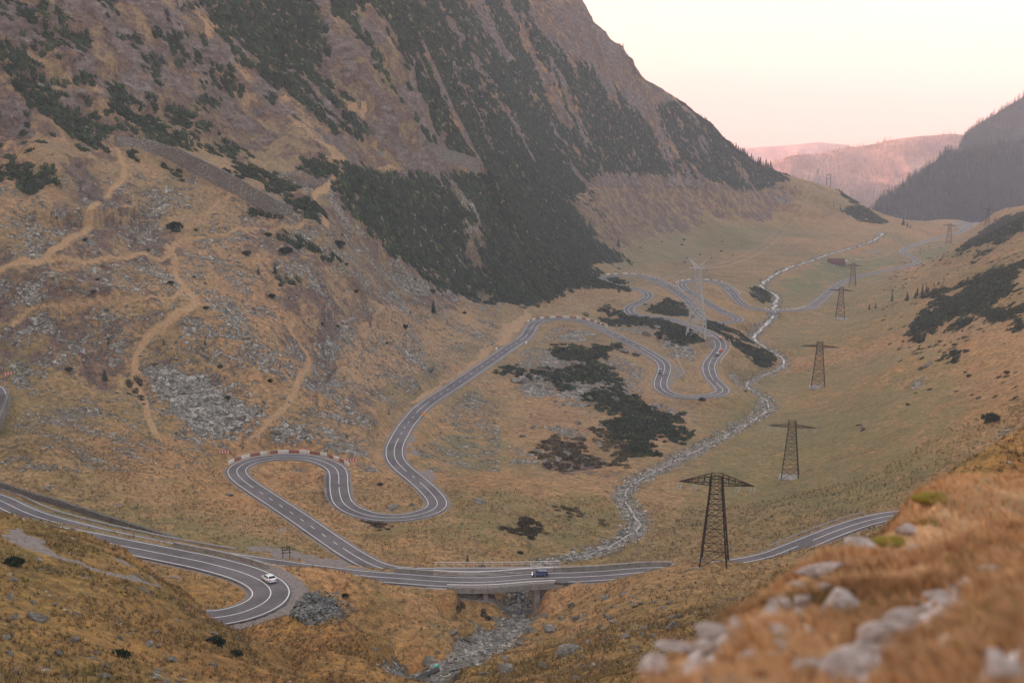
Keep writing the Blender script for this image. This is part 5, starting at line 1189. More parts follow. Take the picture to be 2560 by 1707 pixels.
# spruces ------------------------------------------------------------
def spruce_mesh(seed, tiers=9, per=9):
    g = np.random.default_rng(seed); V = []; F = []
    for i in range(tiers):
        f = i / tiers; z = .10 + .86 * f; R = .235 * (1 - f) ** .85 + .015
        for j in range(per):
            a = 2 * math.pi * (j + .5 * (i % 2)) / per + g.normal() * .18; r = R * (.65 + .55 * g.random()); zz = z - .05 - .06 * g.random() * (1 - f)
            w = .5 * math.pi / per * 1.5; b = len(V)
            V += [(0.01 * math.cos(a), .01 * math.sin(a), z + .085), (r * .62 * math.cos(a - w), r * .62 * math.sin(a - w), zz + .022), (r * math.cos(a), r * math.sin(a), zz - .012), (r * .62 * math.cos(a + w), r * .62 * math.sin(a + w), zz + .022)]
            F += [(b, b + 1, b + 2), (b, b + 2, b + 3)]
    b = len(V); V += [(.012, 0, .93), (-.006, .01, .93), (-.006, -.01, .93), (0, 0, 1.02)]; F += [(b, b + 1, b + 3), (b + 1, b + 2, b + 3), (b + 2, b, b + 3)]
    return V, F
SPM = []
for s_ in range(5):
    V, F = spruce_mesh(300 + s_); o = link_mesh('crown', V, np.array(F), MAT_SPRUCE, smooth=None); SPM.append(o.data); bpy.data.objects.remove(o)
mb = MB(); mb.bar((0, 0, -.06), (0, 0, .5), .030, .012, 6); o = mb.build('trunk', MAT_BARK); TRK = o.data; bpy.data.objects.remove(o)
def spruce(p, h, lab, grp='spruce trees on the slopes', fat=1.0):
    r = empty('spruce_tree', p, random.random() * 6.28, lab, 'spruce', grp)
    for nm, dt in (('crown', random.choice(SPM)), ('trunk', TRK)):
        o = bpy.data.objects.new(nm, dt); COL.objects.link(o); o.parent = r; o.scale = (h * fat, h * fat, h)
def spruce_px(u, vb, hp, lab, fat=1.0, grp='spruce trees on the slopes'):
    p = pt(u, vb)
    if p: spruce((p[0], p[1], p[2] - .2), hp / (FPX / (p[1] * CP - p[2] * SP)) * 1.03, lab, grp, fat)
for a in [(688,684,30,'pointed young spruce above the wedge thicket on the talus',1.2),(646,684,18,'small dark spruce beside the pointed young one',1.5),(811,805,16,'small spruce in the scree right of the tan track'),(409,862,17,'dark little spruce right of the footpath top'),(513,862,17,'dark little spruce farther right of the footpath'),
 (271,860,18,'dark spruce with a twin above the footpath bend'),(262,950,32,'bushy spruce on the rusty slope left of the footpath',1.3),(700,918,12,'tiny spruce in the middle of the talus'),(515,922,11,'tiny spruce on the stony slope right of the path'),(1084,782,34,'broad spruce on the slope under the pine band',1.4),
 (1409,818,9,'tiny spruce above the stone patch inside the bend'),(1529,868,18,'slim spruce in front of the great boulder',1.1),(1169,1403,20,'small spruce before the bridge railing at left',1.3),(1208,1416,20,'second small spruce before the bridge railing',1.3),(1546,617,22,'tall narrow spruce at the edge of the far meadow',1.2),
 (2305,746,36,'tallest spruce among the group on the right slope',1.0),(2268,752,24,'spruce left of the tallest in the right group',1.2),(2288,746,18,'bushy spruce beside the tallest on the right',1.4),(2320,737,22,'spruce right of the tallest in the right group',1.2),(2230,753,24,'lone pointed spruce left of the right group',1.0),
 (2189,771,17,'pointed spruce above the plinth pylon',1.0),(2173,774,16,'leftmost little spruce above the plinth pylon',1.0),(2316,733,14,'short spruce right of the right group',1.3),(2335,715,10,'single small spruce farther right of the group',1.3),(2316,731,20,'dense spruce standing behind the right group',1.3),(2293,741,26,'slender spruce pressed against the tallest one',1.0),(2346,712,12,'faint spruce near the large dark sweep',1.2),
 (1571,730,20,'dark spruce at the end of the loop thicket',1.4),(1560,727,14,'small spruce before the loop thicket',1.4),(1546,705,12,'small spruce above the loop thicket',1.4),(1547,731,16,'bushy spruce under the loop thicket',1.5),(1674,760,18,'spruce sticking out of the dome thicket',1.3),(1664,762,12,'short spruce at the left of the dome thicket',1.3),(1716,785,16,'spruce at the right end of the dome thicket',1.3),
 (1808,817,14,'small spruce by the hairpin above the long bank thicket',1.2),(1903,878,14,'small spruce on the long bank thicket',1.2),(1887,815,10,'tiny spruce near the stream stones',1.2),
 (2124,532,16,'pointed spruce on the end of the knoll',1.3),(2101,525,13,'left spruce on the end of the knoll',1.1),(2084,517,9,'tiny spruce on the slope of the knoll',1.2),(2099,473,9,'first spruce on the rim of the knoll',1.3),(2104,476,9,'second spruce on the rim of the knoll',1.3),(2258,563,20,'dark spruce at the valley lip',1.3),(2268,568,14,'smaller dark spruce at the valley lip',1.3),(2276,571,10,'lowest dark spruce at the valley lip',1.4)]: spruce_px(*a)
# trees along the mountain skyline
CREST = [(1558,88,10),(1755,270,9),(1763,272,9),(1767,274,10),(1814,288,8),(1836,300,12),(1842,306,16),(1848,312,14),(1858,322,14),(1862,330,16),(1866,338,10),(1880,348,16),(1891,358,12),(1897,366,18),(1902,372,20),(1909,380,14),(1916,388,22),(1921,394,16),(1927,402,22),(1932,408,12),(1870,342,12),(1885,352,12),(1853,318,12),(1715,250,8)]
for i, (u, v, hp) in enumerate(CREST):
    x, y, z = ray(u, v); s_ = x / y; j = int((s_ + SMAX) / DS); col = ZZ[:, j] / YY[:, j]; rows = np.where((YY[:, j] > 1450) & (YY[:, j] < 2150))[0]; i0 = rows[np.argmax(col[rows])]
    px_, py_ = s_ * YY[i0, j], YY[i0, j]; h_ = hp * 1.15 / (FPX / (py_ * CP + 100 * SP)); spruce((px_, py_, float(height(px_, py_)) - .3), h_, 'dark spruce standing against the sky on the left mountain ridge', 'spruces on the left mountain skyline', 1.25)

# ------------------------------------------------------------------ stones
k = NT('boulder_stone'); c_ = k.mix(.85, k.ramp(k.noise(1.5, 6, .7), [(.3, (.075, .066, .056)), (.45, (.150, .130, .112)), (.58, (.225, .198, .172)), (.72, (.36, .32, .28))]), k.ramp(k.noise(6.5, 5, .75), [(.3, (.45, .45, .44)), (.5, (1, 1, 1)), (.7, (1.6, 1.55, 1.5))]), 'MULTIPLY'); k.color(k.mix(k.rnd(), c_, k.mix(1.0, c_, (.66, .63, .60), 'MULTIPLY'))); k.bump(k.noise(2.8, 7, .75), 1.0, .30); MAT_STONE = k.m
k = NT('loose_stone'); c_, v_ = stone_color(k, 1.1); k.color(c_); MAT_LOOSE = k.m
def block_unit(seed, cuts=13, sub=2):
    import bmesh
    g = np.random.default_rng(seed); bm = bmesh.new(); bmesh.ops.create_icosphere(bm, subdivisions=sub, radius=1.0)
    V = np.array([v.co[:] for v in bm.verts]); F = np.array([[v.index for v in f.verts] for f in bm.faces]); bm.free()
    for _ in range(cuts):
        n = g.normal(size=3); n /= np.linalg.norm(n); d = .34 + .34 * g.random(); h = V @ n - d; V = V - np.outer(np.maximum(h, 0), n)
    V = V * np.array([1.0, .62 + .3 * g.random(), .42 + .25 * g.random()]); V += (g.random(V.shape) - .5) * .015; return V / np.abs(V[:, 0]).max(), F
ROCKS = [block_unit(400 + s_) for s_ in range(8)]
CHIPS = [block_unit(440 + s_, 7, 1) for s_ in range(8)]
RKM = []
for V, F in ROCKS:
    o = link_mesh('boulder', V, F, MAT_STONE, smooth=False); RKM.append(o.data); bpy.data.objects.remove(o)
def boulder(p, r, lab, grp, tilt=.35, yaw=None, sc=(1, 1, 1), me=None):
    o = bpy.data.objects.new('boulder', me or random.choice(RKM)); COL.objects.link(o); o.location = (p[0], p[1], p[2] + .12 * r * sc[2]); o.scale = (r * sc[0], r * sc[1], r * sc[2])
    o.rotation_euler = (random.uniform(-tilt, tilt), random.uniform(-tilt, tilt), random.random() * 6.28 if yaw is None else yaw); return tag(o, lab, 'boulder', grp)
NAMED = [(1440,915,27,'great rounded grey boulder amid the dark pines inside the bends',.1,(1,.9,1.1)),(1365,918,16,'low grey boulder left of the great one in the pines',.1,(1,.9,.9)),(1455,915,18,'pointed grey boulder right of the great one',0,(1,1,1.2)),(1562,882,22,'great slanting slab beside the road left of the black car',.4,(1,.8,1.0)),(1590,888,18,'rough boulder right of the great slanting slab',0,(1,1,1)),
 (1530,912,22,'broad boulder below the great slanting slab',0,(1,1,.8)),(1290,955,14,'leaning boulder at the lower left of the pines',0,(1,1,1.2)),(1312,956,15,'triangular boulder beside the leaning one',0,(1,1,1.2)),(1349,965,12,'pale boulder at the lower edge of the pines',0,(1,1,.7)),(1496,936,9,'pale stone showing through the pines at left',0,(1,1,.8)),
 (1520,936,9,'pale stone showing through the pines in the middle',0,(1,1,.8)),(1529,955,10,'pale stone showing through the pines at right',0,(1,1,.7)),(1467,890,9,'pale round stone at the top of the pines',0,(1,1,.9)),(1421,876,8,'pale stone at the upper left of the pines',0,(1,1,.9)),
 (1365,1158,20,'grey outcrop block at the left of the brown bushes',0,(1,1,.9)),(1400,1150,15,'grey boulder among brown bushes left of the stream',0,(1,1,.9)),(1456,1172,10,'pale leaning stone above the stream bank',0,(1,1,1.2)),(1445,1058,13,'grey block on the stony terrace',0,(1,1,1)),
 (1642,822,12,'square pale boulder in the pines left of the silver pylon',0,(1,1,1.2)),(1662,848,13,'round pale boulder above the road by the pylon',0,(1,1,1)),(1615,838,16,'broad stone outcrop between road and pines',0,(1,1,.7)),(1862,978,15,'dark slanting boulder in the stream near the hairpin',.3,(1,.7,.7)),
 (1420,1632,38,'largest grey boulder on the near right bank',.5,(1.25,.8,.72)),(1075,1652,21,'square pale boulder at the left of the near ravine',0,(1,1,1.15)),(1190,1605,28,'dark ledge boulder in the middle of the ravine',0,(1.2,.9,.7)),(1265,1680,26,'broad pale boulder at the bottom of the ravine',.2,(1,1,.9)),
 (1210,1685,18,'dark boulder left of the broad pale one',0,(1,1,.8)),(1130,1585,17,'pale domed boulder on the left ravine bank',0,(1,1,.8)),(1150,1597,15,'brown boulder beside the domed one',0,(1,1,.7)),(1372,1578,22,'upright grey boulder in the narrow of the ravine',0,(.8,.8,1.3)),(1440,1548,17,'tall grey boulder on the right ravine bank',0,(.8,.8,1.3)),
 (1385,1570,14,'pale boulder beside the upright one',0,(1,1,.8)),(1260,1645,15,'grey boulder by the ravine pool',0,(1,1,.8)),(1585,1494,15,'dark boulder on the grass right of the bridge',0,(1,1,.7)),(1530,1517,9,'pale boulder on the grass below the dark one',0,(1,1,.8)),(1535,1555,12,'grey boulder above the stone cluster',0,(1,1,.8)),
 (1560,1595,17,'jagged boulder in the right stone cluster',0,(1,1,1)),(1530,1600,13,'left boulder in the right stone cluster',0,(1,1,.8)),(1585,1580,14,'upper boulder in the right stone cluster',0,(1,1,.8)),(1510,1604,11,'small boulder left of the right stone cluster',0,(1,1,.8)),(1615,1570,14,'pale boulder right of the stone cluster',0,(1.2,1,.7)),(1680,1570,22,'pale slab boulder near the blurred bank',.2,(1,1,.8)),
 (1360,1670,22,'pointed grey boulder under the largest one',.2,(1.2,.7,.7)),(1450,1700,24,'grey boulder heap at the bottom edge',0,(1.2,1,.7)),(1660,1520,13,'grey boulder at right under the hump',0,(1.2,1,.6)),
 (88,1548,24,'smooth dark boulder leaning on the near left slope',.2,(1.35,.7,.75)),(20,1592,18,'flat grey boulder at the left edge',.1,(1.3,.8,.6)),(36,1450,14,'grey boulder at left edge below the bush',0,(1,1,1)),(82,1508,11,'grey boulder above the smooth dark one',0,(1,1,.8)),(135,1512,10,'pale boulder right of the grey pair at left',0,(1.2,.8,.6)),(185,1600,16,'lichen grey boulder on the near slope',0,(1,1,.9)),(25,1635,15,'pale blurred boulder in the lower left stones',0,(1,1,.7)),
 (440,1552,15,'long slab lying along the near slope crest',.2,(1.5,.6,.4)),(530,1580,16,'long pale slab below the crest near the juniper',.2,(1.5,.6,.4)),(370,1610,17,'dark ledge on the middle of the near slope',0,(1.3,.8,.8)),(395,1615,13,'grey stone at the right of the dark ledge',0,(1,.8,1)),(240,1635,12,'slanted slab on the near slope',.4,(1.5,.5,.5)),(535,1665,12,'grey boulder low on the near slope',0,(1,1,.9)),(595,1598,7,'brown boulder on the near crest',0,(1,1,.8)),
 (2060,1395,8,'lone dark boulder on the grass below the right road',0,(1.2,.8,.6)),(2157,1075,14,'dark boulder in the middle of the right meadow',0,(1,.9,.9)),(2148,1062,9,'pale boulder behind the dark one in the right meadow',0,(1.2,1,.6)),(2320,915,14,'grey boulder beside the ragged bush on the right slope',0,(1.2,1,.7)),(2527,793,7,'white boulder at the right edge of the pine sweep',0,(1,1,.8)),
 (700,638,11,'pale boulder beside a round pine on the talus',0,(1.2,1,.7)),(452,985,12,'pinkish slab in the grey talus',.3,(1.5,.8,.5)),(424,968,12,'long slab in the upper grey talus',.3,(1.6,.6,.4)),(573,1238,13,'dark boulder left of the near hairpin',0,(1.2,.9,.8)),(1203,1255,14,'white boulder in the grass right of the second hairpin',0,(1.5,1,.7)),(1145,1192,7,'brown boulder on the green terrace',0,(1,1,.8)),(1123,1190,6,'flat pale stone on the green terrace',0,(1.4,1,.5)),
 (985,1270,18,'dark rock ledge inside the second hairpin',.1,(1.6,.8,.6)),(1032,1262,13,'grey leaning block at the end of the dark ledge',.2,(1,.7,.9)),(1240,1280,10,'slanted grey slab on the rusty bank',.3,(1.4,.6,.6)),(1075,925,15,'great pale boulder in the slope left of the straight',0,(1,1,1)),(120,1225,14,'dark stones above the far left wall',0,(1.3,1,.7)),(290,1262,10,'grey stones in the grass above the wall',0,(1.3,1,.6)),(745,1425,9,'long dark stone at the road edge above the hairpin',0,(1.8,.6,.6)),(490,1230,8,'dark stone in the grass left of the hairpin',0,(1.3,1,.6))]
for u, v, rp, lab, tl, sc in NAMED:
    p = pt(u, v)
    if p: boulder(p, rp / (FPX / (p[1] * CP - p[2] * SP)), lab, None, tl if tl else .35, None, sc)
CRM = []
k = NT('crag_stone'); c_, v_ = stone_color(k, .3); k.color(k.mix(.65, c_, (.125, .100, .092))); k.bump(k.noise(.8, 6, .75), .9, .8)
for V, F in ROCKS[:5]:
    o = link_mesh('boulder', V, F, k.m, smooth=False); CRM.append(o.data); bpy.data.objects.remove(o)
def strew(mask, dens, rmin, rmax, lab, grp, cap, mes=None, lift=None):
    P = scatter((mask & VIS & INFR).astype(np.float32), dens, cap); 
    for p in P: boulder(p if lift is None else (p[0], p[1], p[2] - .15 * rmin), rmin + (rmax - rmin) * random.random() ** 2.5, lab, grp, .5, None, (1, 1, 1) if mes is None else (1.2, .8, 1.1), random.choice(mes) if mes else None)
    return len(P)
inb = lambda P_: inside(P_, UU, VV)
print('strewn', strew((Z['rock'] > .3) & (YY < 900) & (VV < 430) & (UU < 1100), .0035, 1.8, 5.0, 'grey crag jutting from the rocky upper left mountainside', 'crags on the upper left mountainside', 50, CRM, .0),
 strew((STD[0] < 8) & (YY < 350), .05, .5, 1.9, 'grey boulder strewn in the near ravine below the bridge', 'boulders in the near ravine', 110),
 strew(inb([(1400,1480),(1700,1480),(1720,1640),(1400,1707)]), .022, .4, 1.5, 'grey boulder strewn over the near right bank', 'boulders on the near right bank', 60),
 strew(inb([(0,1480),(560,1560),(640,1707),(0,1707)]), .02, .25, .9, 'grey stone half sunk in the near left grass slope', 'stones on the near left slope', 50),
 strew(inb([(1280,1000),(1560,1000),(1560,1180),(1290,1180)]), .004, .9, 2.4, 'grey boulder strewn around the pines left of the stream', 'boulders left of the stream', 30),
 strew(inb([(380,900),(800,1000),(800,1110),(420,1110)]), .006, .8, 2.0, 'pale slab lying on the big grey talus', 'slabs on the big grey talus', 34))
# small loose stones, past counting
sw = np.clip(Z['scree'] - .22, 0, 1) * (fbm(XX, YY, 7, 3, 310) > .44) * VIS * INFR * (Droad > 5) * (YY > 260)
P = scatter(sw, np.where(YY < 420, .34, np.where(YY < 720, .34, .06)), 62000); r_ = .16 + .60 * RNG.random(len(P)) ** 3.5 + .00030 * P[:, 1]
V, F = merge(CHIPS, P, r_, RNG.random(len(P)) * 6.28, .6 + .7 * RNG.random(len(P))); tag(link_mesh('loose_stones', V, F, MAT_LOOSE, smooth=False), 'countless grey stones of the screes', 'stones', kind='stuff'); print('stones', len(P))
NOROAD = Droad > 4.5
P = scatter((STD[0] < 4.5 + 3 * (fbm(XX, YY, 8, 3, 93) - .5)) * VIS * INFR * (YY > 200) * 1.0, np.where(YY < 700, .6, .16), 9000); r_ = .2 + .6 * RNG.random(len(P)) ** 2.5 + .0004 * P[:, 1]
V, F = merge(CHIPS, P, r_, RNG.random(len(P)) * 6.28, .6 + .6 * RNG.random(len(P))); tag(link_mesh('stream_stones', V, F, MAT_LOOSE, smooth=False), 'countless pale stones filling the stream bed', 'stones', kind='stuff'); print('bed', len(P))
P = scatter((YY < 260) * (Z['scree'] + .12) * (fbm(XX, YY, 6, 3, 311) > .5) * VIS * INFR, 1.1, 9000); r_ = .06 + .26 * RNG.random(len(P)) ** 3
V, F = merge(CHIPS, P, r_, RNG.random(len(P)) * 6.28, .6 + .6 * RNG.random(len(P))); tag(link_mesh('near_stones', V, F, MAT_LOOSE, smooth=False), 'countless small stones in the near grass slopes', 'stones', kind='stuff')
# heap of quarried slate beside the near hairpin
hp = [(730,1535),(740,1505),(790,1478),(830,1478),(868,1500),(890,1522),(850,1550),(800,1565),(750,1558)]
m = inside(hp, UU, VV) & VIS & (Droad > 4.2); P = scatter(m.astype(np.float32), 7.0, 2600)
c_ = P.mean(0); q_ = np.hypot((P[:, 0] - c_[0]) / (np.ptp(P[:, 0]) / 2), (P[:, 1] - c_[1]) / (np.ptp(P[:, 1]) / 2)); P[:, 2] += 2.4 * np.clip(1 - q_ ** 1.6, 0, 1) * RNG.random(len(P)) ** .35 - .2
SL = [(V * np.array([1, .9, .45]), F) for V, F in CHIPS]
V, F = merge(SL, P, .22 + .55 * RNG.random(len(P)) ** 2, RNG.random(len(P)) * 6.28, .6 + .9 * RNG.random(len(P)), np.stack([RNG.normal(size=len(P)) * .5, RNG.normal(size=len(P)) * .5, np.ones(len(P))], 1))
k = NT('slate'); c0, v0 = stone_color(k, 1.8); k.color(k.mix(.6, c0, (.085, .088, .085))); tag(link_mesh('slate_heap', V, F, k.m, smooth=False), 'heap of dark slate slabs beside the near hairpin', 'stone heap')
# teal tarpaulin rag and beam
p = pt(1090, 1672); mb = MB(); g = np.random.default_rng(3); n = 7
V = [(1.1 * (i / (n - 1) - .5) + g.normal() * .05, .9 * (j / (n - 1) - .5) + g.normal() * .05, .5 + .45 * math.sin(i * 1.3) * math.cos(j) + g.normal() * .12) for i in range(n) for j in range(n)]
o = link_mesh('tarpaulin', V, [(i * n + j, i * n + j + 1, (i + 1) * n + j + 1, (i + 1) * n + j) for i in range(n - 1) for j in range(n - 1)], simple('teal_sheet', (.16, .46, .42), .6, .1)); o.location = p; o.modifiers.new('t', 'SOLIDIFY').thickness = .03; tag(o, 'crumpled teal tarpaulin by the square boulder in the ravine', 'tarpaulin')
p = pt(1068, 1692); mb = MB(); mb.bar((-1.9, -1.2, .1), (1.9, 1.2, .9), .75); mb.bar((-1.9, -.7, .1), (1.9, 1.6, .9), .4); o = mb.build('wooden_beam', simple('wet_wood', (.07, .06, .055), .8, .3, 2)); o.location = p; tag(o, 'dark wooden beam leaning beside the teal tarpaulin', 'beam')

# grass tussocks on the nearer slopes, past counting --------------------------
def tuft_unit(seed, n=6):
    g = np.random.default_rng(seed); V = []; F = []
    for i in range(n):
        a = g.random() * 6.28; b = len(V); w = .10 + .08 * g.random(); l = .35 + .5 * g.random(); h = .6 + .5 * g.random(); x, y = g.normal() * .22, g.normal() * .22
        V += [(x - w * math.sin(a), y + w * math.cos(a), -.1), (x + w * math.sin(a), y - w * math.cos(a), -.1), (x + l * math.cos(a), y + l * math.sin(a), h)]; F.append((b, b + 1, b + 2))
    return np.array(V), np.array(F)
TUFTS = [tuft_unit(500 + s_) for s_ in range(6)]
k = NT('tussock_grass'); c_, a_, b_ = grass_color(k); k.color(c_); MAT_TUSS = k.m
NOROAD = (Droad > 4.6) & (STD[0] > 6)
w = VIS * INFR * (YY < 470) * (Z['scree'] < .6) * (Z['gravel'] < .3) * (Z['dirt'] < .4) * np.clip(fbm(XX, YY, 5, 3, 401) * 2.2 - .6, 0, 1)
P = scatter(w, np.where(YY < 250, 2.4, .62), 70000); r_ = (.30 + .35 * RNG.random(len(P))) * (1 + .0012 * P[:, 1])
V, F = merge(TUFTS, P, r_ * .8, RNG.random(len(P)) * 6.28, .7 + .6 * RNG.random(len(P)))
tag(link_mesh('grass', V, F, MAT_TUSS, smooth=None), 'dry tussock grass on the nearer slopes', 'grass', kind='stuff'); print('tufts', len(P))

# water -------------------------------------------------------------
k = NT('white_water'); k.color(k.mix(k.remap(k.noise(.30, 5, .8), .46, .60), (.085, .082, .08), (.74, .70, .67))); k.b.inputs['Roughness'].default_value = .3; k.b.inputs['Specular IOR Level'].default_value = .5
SD_ = densify(STREAM, 1.0); far_ = sstep(760, 1000, SD_[:, 1]); off_ = (fbm(np.arange(len(SD_)) * 1.0, np.zeros(len(SD_)), 14, 2, 9) - .5) * 3.0; wd = (.34 + .80 * far_ + .9 * sstep(345, 320, SD_[:, 1])) * (.5 + 1.1 * fbm(np.arange(len(SD_)) * 1.0, np.zeros(len(SD_)), 7, 2, 19))
S2 = SD_.copy(); S2[:, 2] = gsmooth(height(SD_[:, 0], SD_[:, 1]), 2.0)
cut = int(np.argmax(SD_[:, 1] > 770))
k2 = NT('dark_stream_water'); k2.color(k2.mix(k2.remap(k2.noise(.9, 5, .8), .52, .64), (.05, .05, .048), (.42, .40, .38))); k2.b.inputs['Roughness'].default_value = .2; k2.b.inputs['Specular IOR Level'].default_value = .5
for mt_, i0_, i1_, lab_ in ((k2.m, 0, cut + 1, 'dark shallow stream among stones below the hairpins'), (k.m, cut, len(SD_), 'white water of the stream in the far valley')):
    V, F = strip(S2, [off_ - wd, off_, off_ + wd], .22, i0_, i1_); wt = link_mesh('stream', V, F, mt_, smooth=True); tag(wt, lab_, 'stream', kind='structure')
# ------------------------------------------------------------------ the grassy bank right in front of the lens
BK = []
def bd(u, v, d): BK.append(tuple(np.array(P_d(u, v, d * .62)) + np.array([0, 0, -.07])))
for a in [(2560,1707,3.0),(2250,1707,3.3),(1950,1707,3.7),(1700,1707,4.4),(1545,1707,5.2),(1600,1650,6.0),(1690,1575,6.6),(1760,1545,7.2),(1830,1498,8.0),(1920,1470,8.6),(2000,1430,9.0),(2085,1395,9.5),(2130,1365,10.0),(2170,1335,10.6),(2230,1290,11.3),(2290,1252,12.0),(2350,1238,12.3),(2420,1236,12.6),(2500,1230,12.9),(2560,1226,13.1),(2640,1215,13.5),
          (2200,1500,6.3),(2450,1450,5.7),(2000,1600,5.0),(1800,1640,5.2),(2350,1350,8.0),(2150,1420,8.0),(2560,1350,7.6),(2400,1600,4.0),(2100,1660,4.2)]: bd(*a)
edge = [(1545,1707,5.2),(1600,1650,6.0),(1690,1575,6.6),(1830,1498,8.0),(2000,1430,9.0),(2085,1395,9.5),(2170,1335,10.6),(2290,1252,12.0),(2420,1236,12.6),(2560,1226,13.1),(2640,1215,13.5)]
for u, v, d in edge[1:]:
    bd(u, v + 42, d * .82); bd(u, v + 100, d * .65)
for u, v, d in edge:
    x, y, z = P_d(u, v, d * .62); BK.append((x * 1.22 - .15, y * 1.22, z * 1.75)); BK.append((x * 1.6 - .5, y * 1.7, z * 3.2))
for p in [(-1.5,1.5,-2.4),(-3,4,-5.0),(0,2.2,-2.3),(-.4,3.5,-3.4),(-6,9,-10),(0,9,-9),(-12,20,-20),(0,20,-17),(10,20,-13),(-10,40,-32),(10,40,-28),(20,40,-24),(3,1,-.9),(5,3,-1.3),(1,.6,-1.2),(5,9,-5.2),(8,9,-4.4),(16,20,-13),(30,40,-26)]: BK.append(p)
for s_ in (-.42, -.2, 0, .2, .42): BK.append((s_ * 96, 96, float(height(s_ * 96, 96)) - .5))
bt = np.linspace(math.log(1.0), math.log(96.0), 300); bs = np.linspace(-.52, 1.0, 300)
_t = np.linspace(bt[0], bt[-1], 90); _s = np.linspace(bs[0], bs[-1], 90)
BW = upsample(_t, _s, tps_field(BK, _t, _s, 2e-5, True), bt, bs); BT, BS = np.meshgrid(bt, bs, indexing='ij'); BY = np.exp(BT); BX = BS * BY; BZ = -BW * BY
BZ += ((fbm(BX, BY, 1.1, 4, 601) - .5) * .16 + (ridged(BX, BY, .42, 4, 603) - .4) * .13) * sstep(1, 3, BY) * np.minimum(1, BY / 5)
def bheight(x, y):
    fi = np.clip((np.log(y) - bt[0]) / (bt[1] - bt[0]), 0, 298.99); fj = np.clip((x / y - bs[0]) / (bs[1] - bs[0]), 0, 298.99); i = fi.astype(int); j = fj.astype(int); a = fi - i; b = fj - j
    return (BZ[i, j] * (1 - b) + BZ[i, j + 1] * b) * (1 - a) + (BZ[i + 1, j] * (1 - b) + BZ[i + 1, j + 1] * b) * a
def bpt(u, v):
    x, y, z = ray(u, v); yy = np.exp(np.linspace(0, math.log(60), 600)); zz = bheight(x / y * yy, yy); m = np.where(zz > z / y * yy)[0]
    if not len(m): return None
    yv = yy[m[0]]; return (x / y * yv, yv, float(bheight(np.array([x / y * yv]), np.array([yv]))[0]))
k = NT('bank_turf'); n1 = k.noise(1.4, 5, .65); n2 = k.noise(9, 4, .7)
c = k.ramp(n1, [(.3, (.14, .085, .042)), (.45, (.30, .165, .08)), (.58, (.44, .25, .125)), (.72, (.24, .17, .065))])
c = k.mix(.8, c, k.ramp(n2, [(.3, (.6, .58, .55)), (.5, (1, 1, 1)), (.7, (1.4, 1.35, 1.3))]), 'MULTIPLY')
stn = k.attr('stone'); c = k.mix(k.remap(stn, .4, .6), c, k.ramp(k.noise(3.2, 6, .7), [(.3, (.20, .165, .15)), (.5, (.46, .39, .365)), (.7, (.70, .61, .58))])); k.color(c); k.bump(n2, .7, .05); MAT_BANK = k.m
DB = BY * CP - BZ * SP; BU = CX + FPX * BX / DB; BV = CY - FPX * (BY * SP + BZ * CP) / DB
bi = np.arange(300 * 300).reshape(300, 300); bq = np.stack([bi[:-1, :-1], bi[:-1, 1:], bi[1:, 1:], bi[1:, :-1]], -1).reshape(-1, 4)
bank = link_mesh('foreground_bank', np.stack([BX, BY, BZ], -1).reshape(-1, 3), bq, MAT_BANK, smooth=True); tag(bank, 'near grassy bank with pale stones in front of the lens', 'bank', kind='structure')
stone_poly = [[(2060,1707),(2120,1640),(2240,1560),(2330,1500),(2420,1440),(2440,1470),(2380,1540),(2280,1600),(2200,1660),(2170,1707)], [(2440,1707),(2500,1640),(2560,1600),(2560,1707)], [(1690,1680),(1740,1600),(1800,1570),(1830,1600),(1790,1660),(1760,1700)]]
BUw = BU + (fbm(BX, BY, .5, 3, 611) - .5) * 60; BVw = BV + (fbm(BX, BY, .5, 3, 612) - .5) * 50
SM = np.zeros(BZ.shape)
for po in stone_poly: SM = np.maximum(SM, inside(po, BUw, BVw) * 1.0)
SM[BY > 9.5] = 0; set_attr(bank, 'stone', SM)
# pale stones
k = NT('pale_bank_stone'); k.color(k.mix(.7, k.ramp(k.noise(2.2, 5, .7), [(.3, (.17, .125, .108)), (.5, (.40, .315, .28)), (.7, (.64, .53, .48))]), k.ramp(k.noise(14, 4, .7), [(.3, (.6, .6, .6)), (.5, (1, 1, 1)), (.7, (1.3, 1.3, 1.3))]), 'MULTIPLY')); k.bump(k.noise(9, 5, .7), .6, .04); MAT_PALEST = k.m
PSM = []; BST = []
for V, F in ROCKS[:6]:
    o = link_mesh('bank_stone', V, F, MAT_PALEST, smooth=False); PSM.append(o.data); bpy.data.objects.remove(o)
def bstone(u, v, rp, lab, sc=(1, .8, .8), rz=None, grp='pale stones on the near bank'):
    p = bpt(u, v)
    if not p: return
    r = 1.3 * rp / (FPX / (p[1] * CP - p[2] * SP)); BST.append((p[0], p[1], r * max(sc[:2]))); o = bpy.data.objects.new('bank_stone', random.choice(PSM)); COL.objects.link(o); o.location = (p[0], p[1], p[2] + r * .42); o.scale = (r * sc[0], r * sc[1], r * sc[2]); o.rotation_euler = (random.uniform(-.3, .3), random.uniform(-.3, .3), random.random() * 6 if rz is None else rz); tag(o, lab, 'stone', grp)
